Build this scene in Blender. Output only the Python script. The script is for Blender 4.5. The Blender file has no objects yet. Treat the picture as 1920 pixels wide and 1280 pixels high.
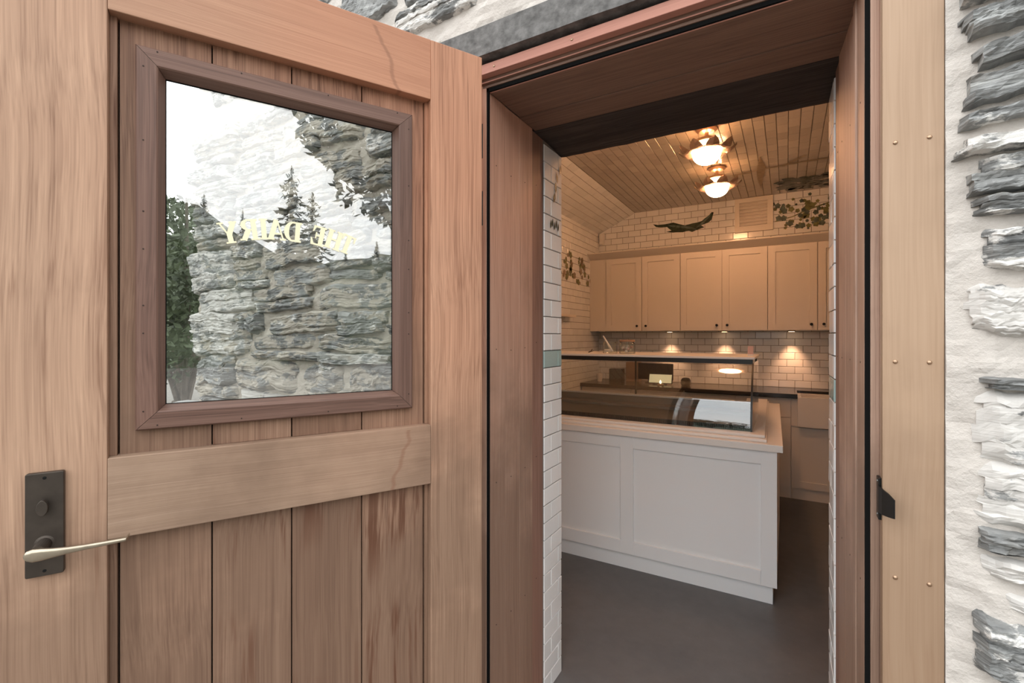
import bpy, bmesh, math, random
import numpy as np
from mathutils import Vector, Matrix, noise

random.seed(7)
SC = bpy.context.scene
COL = SC.collection
R = math.radians
PI = math.pi

# ---------------------------------------------------------------- camera
CAM_H = 1.46
YAW = R(30.2)
cam_data = bpy.data.cameras.new('camera')
cam_data.sensor_fit = 'HORIZONTAL'
cam_data.sensor_width = 36.0
cam_data.lens = 885.0 / 1920.0 * 36.0
cam_data.shift_y = -10.0 / 1920.0
cam_data.clip_start = 0.02
cam_data.clip_end = 400
cam = bpy.data.objects.new('camera', cam_data)
COL.objects.link(cam)
cam.location = (0, 0, CAM_H)
cam.rotation_euler = (R(90), 0, YAW)
SC.camera = cam

# ---------------------------------------------------------------- sky, exposure
SKY = 3.6
world = bpy.data.worlds.new('overcast_sky')
SC.world = world
world.use_nodes = True
wn = world.node_tree.nodes
wl = world.node_tree.links
wn.clear()
w_out = wn.new('ShaderNodeOutputWorld')
w_bg = wn.new('ShaderNodeBackground')
w_tc = wn.new('ShaderNodeTexCoord')
w_no = wn.new('ShaderNodeTexNoise')
w_no.inputs['Scale'].default_value = 2.2
w_no.inputs['Detail'].default_value = 6
w_cr = wn.new('ShaderNodeValToRGB')
w_cr.color_ramp.elements[0].position = 0.32
w_cr.color_ramp.elements[0].color = (0.66, 0.72, 0.79, 1)
w_cr.color_ramp.elements[1].position = 0.62
w_cr.color_ramp.elements[1].color = (1.0, 0.985, 0.96, 1)
wl.new(w_tc.outputs['Generated'], w_no.inputs['Vector'])
wl.new(w_no.outputs['Fac'], w_cr.inputs['Fac'])
wl.new(w_cr.outputs['Color'], w_bg.inputs['Color'])
wl.new(w_bg.outputs['Background'], w_out.inputs['Surface'])
w_bg.inputs['Strength'].default_value = SKY

vs = SC.view_settings
vs.view_transform = 'Standard'
vs.look = 'None'
vs.exposure = 0.0
vs.gamma = 1.0
vs.use_curve_mapping = False
SC.cycles.max_bounces = 10
SC.cycles.transparent_max_bounces = 12
SC.cycles.use_adaptive_sampling = True
SC.cycles.adaptive_threshold = 0.025
SC.cycles.sample_clamp_indirect = 6.0
SC.cycles.use_denoising = True

LAMP_E = 62.0            # brightness of the glowing lamp bowls
LAMP_W = 6.5            # watts of the bulb above each bowl
PUCK_W = 18.0             # watts of each under-cabinet light

# ---------------------------------------------------------------- object helpers
def tag(o, label=None, cat=None, group=None, kind=None):
    if label: o['label'] = label
    if cat: o['category'] = cat
    if group: o['group'] = group
    if kind: o['kind'] = kind
    return o

def link(o, parent=None):
    COL.objects.link(o)
    if parent is not None:
        o.parent = parent
    return o

def empty(name, loc=(0, 0, 0), rz=0.0, parent=None):
    o = bpy.data.objects.new(name, None)
    o.empty_display_size = 0.1
    o.location = loc
    o.rotation_euler = (0, 0, rz)
    return link(o, parent)

class MB:
    """collects shapes and links them as one mesh"""
    def __init__(self):
        self.v = []
        self.f = []
    def add(self, verts, faces):
        n = len(self.v)
        self.v += [tuple(p) for p in verts]
        self.f += [tuple(i + n for i in f) for f in faces]
        return self
    def box(self, x0, x1, y0, y1, z0, z1):
        return self.add([(x0, y0, z0), (x1, y0, z0), (x1, y1, z0), (x0, y1, z0),
                         (x0, y0, z1), (x1, y0, z1), (x1, y1, z1), (x0, y1, z1)],
                        [(0, 3, 2, 1), (4, 5, 6, 7), (0, 1, 5, 4), (1, 2, 6, 5), (2, 3, 7, 6), (3, 0, 4, 7)])
    def hexa(self, bottom, top):
        return self.add(list(bottom) + list(top),
                        [(0, 3, 2, 1), (4, 5, 6, 7), (0, 1, 5, 4), (1, 2, 6, 5), (2, 3, 7, 6), (3, 0, 4, 7)])
    def prism(self, poly, axis, a, b):
        """polygon of 2D points extruded along an axis from a to b"""
        def mk(p, t):
            if axis == 'z': return (p[0], p[1], t)
            if axis == 'y': return (p[0], t, p[1])
            return (t, p[0], p[1])
        n = len(poly)
        vs_ = [mk(p, a) for p in poly] + [mk(p, b) for p in poly]
        fs = [tuple(range(n)), tuple(range(2 * n - 1, n - 1, -1))]
        for i in range(n):
            j = (i + 1) % n
            fs.append((i, i + n, j + n, j))
        return self.add(vs_, fs)
    def lathe(self, prof, c=(0, 0, 0), n=20, axis='z', cap=True):
        vs_ = []
        for r, h in prof:
            for k in range(n):
                a = 2 * PI * k / n
                p = (r * math.cos(a), r * math.sin(a), h)
                if axis == 'y': p = (p[0], h, p[1])
                elif axis == 'x': p = (h, p[0], p[1])
                vs_.append((p[0] + c[0], p[1] + c[1], p[2] + c[2]))
        fs = []
        m = len(prof)
        for i in range(m - 1):
            for k in range(n):
                k2 = (k + 1) % n
                fs.append((i * n + k, i * n + k2, (i + 1) * n + k2, (i + 1) * n + k))
        if cap:
            fs.append(tuple(range(n - 1, -1, -1)))
            fs.append(tuple(range((m - 1) * n, m * n)))
        return self.add(vs_, fs)
    def tube(self, pts, rad, n=8):
        pts = [Vector(p) for p in pts]
        rads = rad if isinstance(rad, (list, tuple)) else [rad] * len(pts)
        vs_ = []
        for i, p in enumerate(pts):
            d = (pts[min(i + 1, len(pts) - 1)] - pts[max(i - 1, 0)]).normalized()
            a = d.orthogonal().normalized() if abs(d.z) > 0.9 else d.cross(Vector((0, 0, 1))).normalized()
            b = d.cross(a)
            for k in range(n):
                t = 2 * PI * k / n
                vs_.append(tuple(p + (a * math.cos(t) + b * math.sin(t)) * rads[i]))
        fs = [(i * n + k, i * n + (k + 1) % n, (i + 1) * n + (k + 1) % n, (i + 1) * n + k)
              for i in range(len(pts) - 1) for k in range(n)]
        fs.append(tuple(range(n - 1, -1, -1)))
        fs.append(tuple(range((len(pts) - 1) * n, len(pts) * n)))
        return self.add(vs_, fs)
    def mesh(self, name, mat, bevel=0.0, smooth=False, recalc=True):
        me = bpy.data.meshes.new(name)
        me.from_pydata(self.v, [], self.f)
        if recalc or bevel:
            bm = bmesh.new()
            bm.from_mesh(me)
            if bevel:
                bmesh.ops.remove_doubles(bm, verts=bm.verts, dist=1e-6)
                bmesh.ops.recalc_face_normals(bm, faces=bm.faces)
                es = [e for e in bm.edges if len(e.link_faces) == 2 and e.calc_face_angle(0) > R(25)]
                bmesh.ops.bevel(bm, geom=es, offset=bevel, segments=2, profile=0.5, affect='EDGES', clamp_overlap=True)
            else:
                bmesh.ops.recalc_face_normals(bm, faces=bm.faces)
            bm.to_mesh(me)
            bm.free()
        if smooth:
            for p in me.polygons: p.use_smooth = True
        if mat is not None:
            me.materials.append(mat)
        return me
    def build(self, name, mat, parent=None, bevel=0.0, smooth=False, recalc=True):
        o = bpy.data.objects.new(name, self.mesh(name, mat, bevel, smooth, recalc))
        return link(o, parent)

def copy_tree(o, parent=None):
    c = o.copy()
    link(c, parent)
    for ch in list(o.children):
        copy_tree(ch, c)
    return c

# ---------------------------------------------------------------- materials
class NT:
    def __init__(self, name):
        self.m = bpy.data.materials.new(name)
        self.m.use_nodes = True
        self.t = self.m.node_tree
        self.n = self.t.nodes
        self.b = self.n['Principled BSDF']
    def node(self, kind, **kw):
        nd = self.n.new('ShaderNode' + kind)
        for k, v in kw.items():
            setattr(nd, k, v)
        return nd
    def link(self, a, b):
        self.t.links.new(a, b)
    def noise(self, vec, scale, detail=4, rough=0.55, dist=0.0):
        nd = self.node('TexNoise')
        nd.inputs['Scale'].default_value = scale
        nd.inputs['Detail'].default_value = detail
        nd.inputs['Roughness'].default_value = rough
        nd.inputs['Distortion'].default_value = dist
        if vec is not None: self.link(vec, nd.inputs['Vector'])
        return nd.outputs['Fac']
    def mapping(self, vec, scale=(1, 1, 1), loc=(0, 0, 0)):
        nd = self.node('Mapping')
        nd.inputs['Scale'].default_value = scale
        nd.inputs['Location'].default_value = loc
        self.link(vec, nd.inputs['Vector'])
        return nd.outputs['Vector']
    def ramp(self, fac, stops, interp='LINEAR'):
        nd = self.node('ValToRGB')
        cr = nd.color_ramp
        cr.interpolation = interp
        while len(cr.elements) < len(stops): cr.elements.new(0.5)
        for e, (p, c) in zip(cr.elements, stops):
            e.position = p
            e.color = (*c, 1) if len(c) == 3 else c
        self.link(fac, nd.inputs['Fac'])
        return nd.outputs['Color']
    def math(self, op, a, b=None, c=None, clamp=False):
        nd = self.node('Math', operation=op, use_clamp=clamp)
        for i, x in enumerate((a, b, c)):
            if x is None: continue
            if isinstance(x, (int, float)): nd.inputs[i].default_value = x
            else: self.link(x, nd.inputs[i])
        return nd.outputs[0]
    def mix(self, fac, a, b, mode='MIX'):
        nd = self.node('Mix', data_type='RGBA', blend_type=mode)
        for i, x in ((0, fac), (6, a), (7, b)):
            if isinstance(x, (int, float)): nd.inputs[i].default_value = x
            elif isinstance(x, tuple): nd.inputs[i].default_value = (*x, 1) if len(x) == 3 else x
            else: self.link(x, nd.inputs[i])
        return nd.outputs[2]
    def smooth(self, val, a, b):
        nd = self.node('MapRange', interpolation_type='SMOOTHSTEP')
        nd.inputs['From Min'].default_value = a
        nd.inputs['From Max'].default_value = b
        self.link(val, nd.inputs['Value'])
        return nd.outputs['Result']
    def bump(self, h, strength=0.3, dist=0.002):
        nd = self.node('Bump')
        nd.inputs['Strength'].default_value = strength
        nd.inputs['Distance'].default_value = dist
        self.link(h, nd.inputs['Height'])
        self.link(nd.outputs['Normal'], self.b.inputs['Normal'])
    def color(self, c):
        if isinstance(c, tuple): self.b.inputs['Base Color'].default_value = (*c, 1)
        else: self.link(c, self.b.inputs['Base Color'])
    def set(self, **kw):
        for k, v in kw.items():
            self.b.inputs[k.replace('_', ' ')].default_value = v
        return self
    def objcoord(self, rnd=True):
        tc = self.node('TexCoord')
        v = tc.outputs['Object']
        if rnd:
            oi = self.node('ObjectInfo')
            s = self.math('MULTIPLY', oi.outputs['Random'], 37.0)
            cb = self.node('CombineXYZ')
            for i in range(3): self.link(s, cb.inputs[i])
            ad = self.node('VectorMath', operation='ADD')
            self.link(v, ad.inputs[0]); self.link(cb.outputs[0], ad.inputs[1])
            return ad.outputs[0], oi.outputs['Random'], v
        return v
    def position(self):
        g = self.node('NewGeometry')
        return g.outputs['Position']
    def sep(self, v):
        s = self.node('SeparateXYZ')
        self.link(v, s.inputs[0])
        return s.outputs

def plain(name, col, rough=0.5, metal=0.0, bump=None, var=0.0, varscale=8.0, spec=0.5):
    t = NT(name)
    t.set(Roughness=rough, Metallic=metal)
    t.b.inputs['Specular IOR Level'].default_value = spec
    v = t.position()
    if var:
        n = t.noise(v, varscale, 5)
        lo = tuple(c * (1 - var) for c in col)
        hi = tuple(min(1, c * (1 + var)) for c in col)
        t.color(t.ramp(n, [(0.3, lo), (0.7, hi)]))
    else:
        t.color(col)
    if bump:
        t.bump(t.noise(v, bump[0], 4), bump[1], bump[2])
    return t.m

def wood(name, dark, mid, light, axis='z', rough=0.6, fine=1.0, weather_or_light=None, stains=(), bumpy=0.25, streak=0.35, shade_amt=0.52, st_at=0.57):
    """long-grained timber; weather = (grey colour, fresh colour) patched over by noise, or the tints painting in sky light on the pale facing; stains = water marks"""
    t = NT(name)
    vec, rnd, raw = t.objcoord()
    al, ac = 1.0, 1.0
    wan = t.noise(t.mapping(vec, {'x': (1.1, .8, .8), 'y': (.8, 1.1, .8), 'z': (.8, .8, 1.1)}[axis]), 1.0, 2)
    wan = t.math('MULTIPLY', t.math('SUBTRACT', wan, 0.5), 0.05)
    cbw = t.node('CombineXYZ')
    for i_, ax_ in enumerate('xyz'):
        if ax_ != axis: t.link(wan, cbw.inputs[i_])
    adw = t.node('VectorMath', operation='ADD')
    t.link(vec, adw.inputs[0]); t.link(cbw.outputs[0], adw.inputs[1])
    vec = adw.outputs[0]
    def sc(along, across):
        return {'x': (along, across, across), 'y': (across, along, across), 'z': (across, across, along)}[axis]
    g_fine = t.noise(t.mapping(vec, sc(2.4, 330 * fine)), 1.0, 2, 0.6)
    g_mid = t.noise(t.mapping(vec, sc(0.9, 60 * fine)), 1.0, 4, 0.65, 0.4)
    g_big = t.noise(t.mapping(vec, sc(0.7, 9)), 1.0, 3, 0.5, 0.4)
    g_wid = t.noise(vec, 2.1, 3)
    a = t.math('ADD', t.math('MULTIPLY', g_fine, 0.42), t.math('MULTIPLY', g_mid, 0.36))
    a = t.math('ADD', a, t.math('MULTIPLY', g_big, 0.22))
    col = t.ramp(a, [(0.30, dark), (0.50, mid), (0.68, light)])
    bri = t.math('ADD', t.math('MULTIPLY', rnd, 0.22), 0.89)
    hv = t.node('HueSaturation')
    t.link(col, hv.inputs['Color']); t.link(bri, hv.inputs['Value'])
    col = hv.outputs['Color']
    if weather_or_light:
        grey, fresh, z0, z1 = weather_or_light
        # cedar tucked under the lintel keeps its fresh colour, the rest has greyed
        ds = t.node('VectorMath', operation='DISTANCE')
        t.link(t.mapping(t.position(), (1, 1, 0.75)), ds.inputs[0])
        ds.inputs[1].default_value = (-0.70, 1.15, 1.75)
        lvl = t.math('ADD', ds.outputs['Value'], t.math('MULTIPLY', t.math('SUBTRACT', g_wid, 0.5), 0.5))
        lvl = t.math('ADD', lvl, t.math('MULTIPLY', t.math('SUBTRACT', g_big, 0.5), 0.25))
        w = t.math('SUBTRACT', 1.0, t.smooth(lvl, z0, z1))
        col = t.mix(1.0, col, t.mix(w, grey, fresh), 'MULTIPLY')
        # lower timber darkened in ragged patches, painting in the weaker sky light there
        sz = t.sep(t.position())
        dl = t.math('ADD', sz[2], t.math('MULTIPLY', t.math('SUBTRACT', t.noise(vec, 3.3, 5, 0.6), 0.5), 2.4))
        low_shade = t.math('MULTIPLY', t.math('SUBTRACT', 1.0, t.smooth(dl, 0.75, 1.6)), shade_amt)
        col = t.mix(low_shade, col, (0.135, 0.082, 0.055))
    # dark streaks along the grain
    st = t.smooth(t.noise(t.mapping(vec, sc(1.3, 30), (3, 5, 7)), 1.0, 4, 0.7), st_at, st_at + 0.13)
    st2 = t.smooth(t.noise(vec, 2.6, 2), 0.48, 0.62)
    st = t.math('MULTIPLY', t.math('MULTIPLY', st, st2), streak)
    col = t.mix(st, col, (mid[0] * 0.42, mid[1] * 0.30, mid[2] * 0.25))
    if stains:
        p = t.sep(raw)
        zz = t.mapping(raw, (0, 0, 11))
        wob = t.math('MULTIPLY', t.math('SUBTRACT', t.noise(zz, 1.0, 3, 0.55), 0.5), 0.09)
        for (s0, z0, s1, z1, side) in stains:
            k = (s1 - s0) / (z1 - z0)
            c = t.math('ADD', t.math('MULTIPLY', t.math('SUBTRACT', p[2], z0), k), s0)
            c = t.math('ADD', c, wob)
            d = t.math('SUBTRACT', p[0], c)
            line = t.math('SUBTRACT', 1.0, t.smooth(t.math('ABSOLUTE', d), 0.001, 0.009))
            lo, hi = min(z0, z1), max(z0, z1)
            inz = t.math('MULTIPLY', t.math('GREATER_THAN', p[2], lo), t.math('LESS_THAN', p[2], hi))
            col = t.mix(t.math('MULTIPLY', t.math('MULTIPLY', line, inz), 0.50), col, (0.22, 0.10, 0.06))
    t.color(col)
    t.set(Roughness=rough)
    t.b.inputs['Specular IOR Level'].default_value = 0.3
    t.bump(t.math('ADD', g_fine, g_mid), bumpy, 0.0012)
    return t.m

GREY = (0.90, 0.885, 0.88)
FRESH = (1.17, 0.915, 0.82)
CD, CM, CL = (0.185, 0.100, 0.062), (0.385, 0.235, 0.155), (0.52, 0.335, 0.225)
M = {}
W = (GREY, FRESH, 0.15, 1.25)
M['cedar'] = wood('cedar_upright', CD, CM, CL, 'z', weather_or_light=W)
M['cedar_stile'] = wood('cedar_stile', CD, (0.40, 0.255, 0.172), (0.53, 0.35, 0.24), 'z', weather_or_light=W, fine=0.8, streak=0.6)
M['cedar_rail_top'] = wood('cedar_top_rail', (0.36, 0.205, 0.132), (0.43, 0.26, 0.172), (0.50, 0.315, 0.21), 'x', weather_or_light=W,
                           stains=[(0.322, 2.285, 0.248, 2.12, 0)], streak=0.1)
M['cedar_rail'] = wood('cedar_lock_rail', (0.27, 0.180, 0.125), (0.34, 0.235, 0.165), (0.40, 0.285, 0.205), 'x', weather_or_light=W,
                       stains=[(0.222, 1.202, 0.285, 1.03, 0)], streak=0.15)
M['cedar_board'] = wood('cedar_board', (0.11, 0.058, 0.038), (0.28, 0.168, 0.112), (0.41, 0.265, 0.182), 'z', weather_or_light=W, streak=0.95, st_at=0.50)
M['bead_z'] = wood('cedar_bead_upright', (0.075, 0.040, 0.030), (0.150, 0.084, 0.063), (0.205, 0.120, 0.092), 'z', rough=0.5, bumpy=0.15, streak=0.2)
M['bead_x'] = wood('cedar_bead_level', (0.075, 0.040, 0.030), (0.150, 0.084, 0.063), (0.205, 0.120, 0.092), 'x', rough=0.5, bumpy=0.15, streak=0.2)
JW = ((0.88, 0.87, 0.84), (1.16, 0.98, 0.90), 0.15, 1.2)
M['jamb'] = wood('cedar_jamb', (0.26, 0.160, 0.122), (0.46, 0.305, 0.235), (0.56, 0.395, 0.315), 'z', weather_or_light=JW, rough=0.55, streak=0.3)
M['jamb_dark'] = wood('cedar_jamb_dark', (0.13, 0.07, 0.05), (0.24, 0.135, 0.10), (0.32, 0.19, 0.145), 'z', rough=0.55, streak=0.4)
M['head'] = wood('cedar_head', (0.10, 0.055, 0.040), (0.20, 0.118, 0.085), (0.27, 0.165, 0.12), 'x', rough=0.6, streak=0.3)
M['head_trim'] = wood('cedar_head_trim', (0.40, 0.18, 0.135), (0.51, 0.24, 0.18), (0.58, 0.285, 0.215), 'x', rough=0.6, streak=0.1)
M['pine'] = wood('pale_timber', (0.36, 0.240, 0.153), (0.43, 0.296, 0.196), (0.465, 0.33, 0.225), 'z', rough=0.55, fine=0.6, bumpy=0.1, streak=0.2, shade_amt=0.25,
                 weather_or_light=((0.86, 0.83, 0.80), (1.08, 1.08, 1.10), 0.7, 1.6))  # facing board tinted paler upward, painting in the sky light
M['old_beam'] = wood('old_dark_beam', (0.012, 0.009, 0.008), (0.045, 0.034, 0.030), (0.085, 0.066, 0.058), 'x', rough=0.8, fine=0.5, bumpy=0.8, streak=0.9)
M['grey_beam'] = plain('weathered_grey_lintel', (0.138, 0.134, 0.130), 0.9, bump=(55, 0.5, 0.006), var=0.42, varscale=34, spec=0.2)
M['seal'] = plain('black_rubber_seal', (0.006, 0.006, 0.006), 0.9, spec=0.1)
M['black_metal'] = plain('black_metal', (0.012, 0.012, 0.012), 0.35, 0.6)
M['bronze'] = plain('dark_bronze', (0.066, 0.053, 0.043), 0.45, 0.6, bump=(60, 0.06, 0.001), var=0.15, varscale=30)
M['lever'] = plain('pale_worn_bronze', (0.42, 0.36, 0.28), 0.32, 0.9, var=0.12, varscale=40)
M['brass'] = plain('brass_screw', (0.46, 0.31, 0.21), 0.35, 1.0)
M['hole'] = plain('nail_hole_dark', (0.03, 0.016, 0.010), 0.8)
M['gold'] = plain('gold_leaf_lettering', (0.90, 0.83, 0.57), 0.5, 0.0)
M['steel'] = plain('brushed_steel', (0.36, 0.37, 0.36), 0.3, 1.0)
M['dark_frame'] = plain('dark_case_frame', (0.025, 0.025, 0.023), 0.35, 0.3)
M['black_top'] = plain('black_stone_worktop', (0.012, 0.011, 0.011), 0.22, 0.0, var=0.3, varscale=60)
M['white_paint'] = plain('counter_white_paint', (0.83, 0.84, 0.845), 0.38)
M['cream_paint'] = plain('cupboard_cream_paint', (0.70, 0.66, 0.60), 0.42)
M['ledge'] = plain('ledge_pale_paint', (0.78, 0.75, 0.71), 0.3)
M['ceramic'] = plain('sink_ceramic', (0.76, 0.73, 0.68), 0.18)
M['case_in'] = plain('case_taupe_lining', (0.20, 0.175, 0.15), 0.45)
M['case_deck'] = plain('case_dark_deck', (0.060, 0.052, 0.046), 0.35)
M['black_plastic'] = plain('black_plastic', (0.012, 0.012, 0.013), 0.4)
M['tan_card'] = plain('tan_cardboard', (0.33, 0.22, 0.15), 0.8)
M['pink_card'] = plain('pink_card', (0.62, 0.44, 0.40), 0.7)
M['white_plastic'] = plain('white_plastic', (0.80, 0.79, 0.76), 0.4)
M['foliage'] = plain('leaf_green', (0.060, 0.078, 0.038), 0.6, var=0.6, varscale=1.7)
M['conifer'] = plain('conifer_green', (0.030, 0.046, 0.026), 0.7, var=0.5, varscale=1.2)
M['bark'] = plain('bark', (0.09, 0.07, 0.055), 0.9, bump=(14, 0.8, 0.03), var=0.3, varscale=5)
M['hill'] = plain('hill_bush', (0.050, 0.062, 0.034), 0.9, bump=(0.6, 1.0, 1.2), var=0.5, varscale=0.25)
M['gravel'] = plain('pale_gravel', (0.17, 0.158, 0.142), 0.9, bump=(70, 0.6, 0.01), var=0.25, varscale=18)
M['boulder'] = plain('boulder_grey', (0.22, 0.22, 0.215), 0.85, bump=(9, 0.6, 0.03), var=0.3, varscale=4)
M['core'] = plain('wall_core', (0.50, 0.47, 0.43), 0.9)
M['room_plaster'] = plain('room_plaster', (0.62, 0.58, 0.52), 0.7)

def m_floor():
    t = NT('polished_concrete_floor')
    p = t.position()
    n1 = t.noise(p, 1.6, 6, 0.6); n2 = t.noise(p, 14, 5, 0.6)
    a = t.math('ADD', t.math('MULTIPLY', n1, 0.6), t.math('MULTIPLY', n2, 0.4))
    col = t.ramp(a, [(0.32, (0.086, 0.089, 0.092)), (0.68, (0.130, 0.133, 0.136))])
    sp = t.smooth(t.noise(p, 55, 2), 0.70, 0.76)
    t.color(t.mix(t.math('MULTIPLY', sp, 0.3), col, (0.22, 0.20, 0.185)))
    t.set(Roughness=0.42)
    t.bump(n2, 0.08, 0.002)
    return t.m
M['floor'] = m_floor()

def m_tile(name, col, col2):
    t = NT(name)
    vec, rnd, raw = t.objcoord()
    n = t.noise(vec, 9.0, 2)
    c = t.ramp(t.math('ADD', t.math('MULTIPLY', rnd, 0.7), t.math('MULTIPLY', n, 0.3)), [(0.1, col), (0.9, col2)])
    t.color(c)
    t.set(Roughness=0.14)
    h = t.noise(t.position(), 26.0, 2)
    t.bump(h, 0.10, 0.004)
    return t.m
M['tile'] = m_tile('glazed_white_tile', (0.74, 0.755, 0.755), (0.84, 0.85, 0.845))
M['tile_teal'] = m_tile('glazed_teal_tile', (0.27, 0.40, 0.39), (0.40, 0.52, 0.50))
M['tile_ceiling'] = m_tile('glazed_tile_shaded', (0.42, 0.39, 0.35), (0.54, 0.50, 0.45))  # same white tile, darkened to paint in the flat ceiling's shade
M['grout'] = plain('tile_grout', (0.17, 0.15, 0.13), 0.9)

def m_mortar(name, a, b, s=1.0):
    t = NT(name)
    p = t.position()
    n1 = t.noise(p, 3.2, 5, 0.6); n2 = t.noise(p, 38, 6, 0.7); n3 = t.noise(p, 160, 3, 0.6)
    col = t.ramp(t.math('ADD', t.math('MULTIPLY', n1, 0.65), t.math('MULTIPLY', n2, 0.35)), [(0.33, a), (0.66, b)])
    t.color(col)
    t.set(Roughness=0.92)
    t.b.inputs['Specular IOR Level'].default_value = 0.15
    t.bump(t.math('ADD', n2, t.math('MULTIPLY', n3, 0.6)), 0.55 * s, 0.006)
    return t.m
M['mortar_pale'] = m_mortar('lime_plaster_pale', (0.50, 0.46, 0.42), (0.61, 0.572, 0.53))
M['mortar_tan'] = m_mortar('lime_mortar_tan', (0.36, 0.325, 0.275), (0.50, 0.465, 0.405), 1.3)

def m_slate(name, white, dark=1.0, smear=(0.70, 0.685, 0.655), smear2=0.0, bumps=0.7):
    t = NT(name)
    vec, rnd, raw = t.objcoord()
    lam = t.noise(t.mapping(vec, (5, 5, 95)), 1.0, 5, 0.65, 0.3)
    blot = t.noise(vec, 11, 5, 0.65)
    a = t.math('ADD', t.math('MULTIPLY', lam, 0.6), t.math('MULTIPLY', blot, 0.4))
    d = dark
    col = t.ramp(a, [(0.30, (0.045 * d, 0.043 * d, 0.040 * d)), (0.46, (0.135 * d, 0.138 * d, 0.136 * d)),
                     (0.60, (0.25 * d, 0.255 * d, 0.25 * d)), (0.74, (0.36 * d, 0.36 * d, 0.345 * d))])
    brn = t.smooth(t.noise(vec, 6, 3), 0.58, 0.75)
    col = t.mix(t.math('MULTIPLY', brn, 0.35), col, (0.20, 0.155, 0.105))
    lim = t.noise(t.mapping(vec, (10, 10, 22)), 1.0, 6, 0.7)
    lim = t.math('ADD', lim, t.math('MULTIPLY', t.math('SUBTRACT', rnd, 0.5), 0.16))
    w = t.smooth(lim, 0.66 - white * 0.36, 0.74 - white * 0.36)
    col = t.mix(t.math('MULTIPLY', w, 0.92), col, smear)
    if smear2:
        w2 = t.smooth(t.noise(t.mapping(vec, (9, 9, 16), (4, 4, 4)), 1.0, 6, 0.7), 0.72 - smear2 * .36, 0.80 - smear2 * .36)
        col = t.mix(t.math('MULTIPLY', w2, 0.9), col, (0.44, 0.405, 0.345))
    t.color(col)
    t.set(Roughness=0.8)
    t.b.inputs['Specular IOR Level'].default_value = 0.25
    t.bump(t.math('ADD', lam, t.math('MULTIPLY', blot, 0.5)), bumps, 0.008)
    return t.m
M['slate'] = m_slate('slate_bare', 0.10, 1.45)
M['slate_mid'] = m_slate('slate_part_limed', 0.42, 1.15)
M['slate_white'] = m_slate('slate_limewashed', 0.84, 1.3, smear=(0.63, 0.61, 0.58), bumps=0.35)
M['slate_tan'] = m_slate('slate_mortar_smeared', 0.10, 1.35, smear2=0.75)
M['slate_grey'] = m_slate('slate_pale_grey', 0.30, 1.55, smear2=0.55)
M['slate_pale'] = m_slate('slate_limed_and_smeared', 0.62, 1.5, smear=(0.58, 0.565, 0.535), smear2=0.40)

def m_glass(name, refl, rough=0.0, tint=(0.97, 0.985, 0.975)):
    """clear pane: see-through with a mirror share that grows at grazing angles"""
    t = NT(name)
    t.n.remove(t.b)
    out = t.n['Material Output']
    tr = t.node('BsdfTransparent'); tr.inputs['Color'].default_value = (*tint, 1)
    gl = t.node('BsdfGlossy'); gl.inputs['Roughness'].default_value = rough
    lw = t.node('LayerWeight'); lw.inputs['Blend'].default_value = 0.12
    f = t.math('ADD', t.math('MULTIPLY', lw.outputs['Fresnel'], 0.8), refl, clamp=True)
    mx = t.node('MixShader')
    t.link(f, mx.inputs[0]); t.link(tr.outputs[0], mx.inputs[1]); t.link(gl.outputs[0], mx.inputs[2])
    t.link(mx.outputs[0], out.inputs['Surface'])
    return t.m
M['glass'] = m_glass('door_glass', 0.155)
M['case_glass'] = m_glass('case_glass', 0.105)
M['jar_glass'] = m_glass('jar_glass', 0.04)

def m_emit(name, col, strength):
    t = NT(name)
    t.color((0.9, 0.85, 0.75))
    t.b.inputs['Emission Color'].default_value = (*col, 1)
    t.b.inputs['Emission Strength'].default_value = strength
    return t.m
WARM = (1.0, 0.44, 0.18)
M['glow'] = m_emit('lamp_globe_glow', (1.0, 0.49, 0.235), LAMP_E)
M['glow_ring'] = m_emit('lamp_collar_glow', (1.0, 0.56, 0.22), LAMP_E * 0.4)
M['petal'] = plain('lamp_petal_metal', (0.46, 0.34, 0.26), 0.35, 0.7)
M['puck'] = m_emit('cabinet_light_glow', (1.0, 0.60, 0.32), 9.0)
M['screen'] = m_emit('tablet_screen', (0.42, 0.47, 0.26), 0.55)
M['led'] = m_emit('small_white_led', (0.8, 0.85, 1.0), 8.0)
M['glow_tip'] = m_emit('warm_point_glow', (1.0, 0.75, 0.40), 14.0)

# ---------------------------------------------------------------- visibility of tiles (decides only which are single objects)
FW = Vector((-math.sin(YAW), math.cos(YAW), 0)); RT = Vector((math.cos(YAW), math.sin(YAW), 0))
def view_size(p, need_door=True):
    q = Vector(p) - Vector((0, 0, CAM_H))
    d = q.dot(FW)
    if d < 0.1: return 0
    u = 960 + 885 * q.dot(RT) / d; v = 630 - 885 * q.z / d
    if not (-40 < u < 1960 and -40 < v < 1320): return 0
    if need_door and p[1] > 1.9:
        for Y, xa, xb in ((1.313, -0.86, 0.16), (1.888, -0.86, 0.13)):
            k = Y / q.y
            if not (xa < q.x * k < xb and -0.02 < CAM_H + q.z * k < 2.28): return 0
    return 1.0 / d

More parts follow.
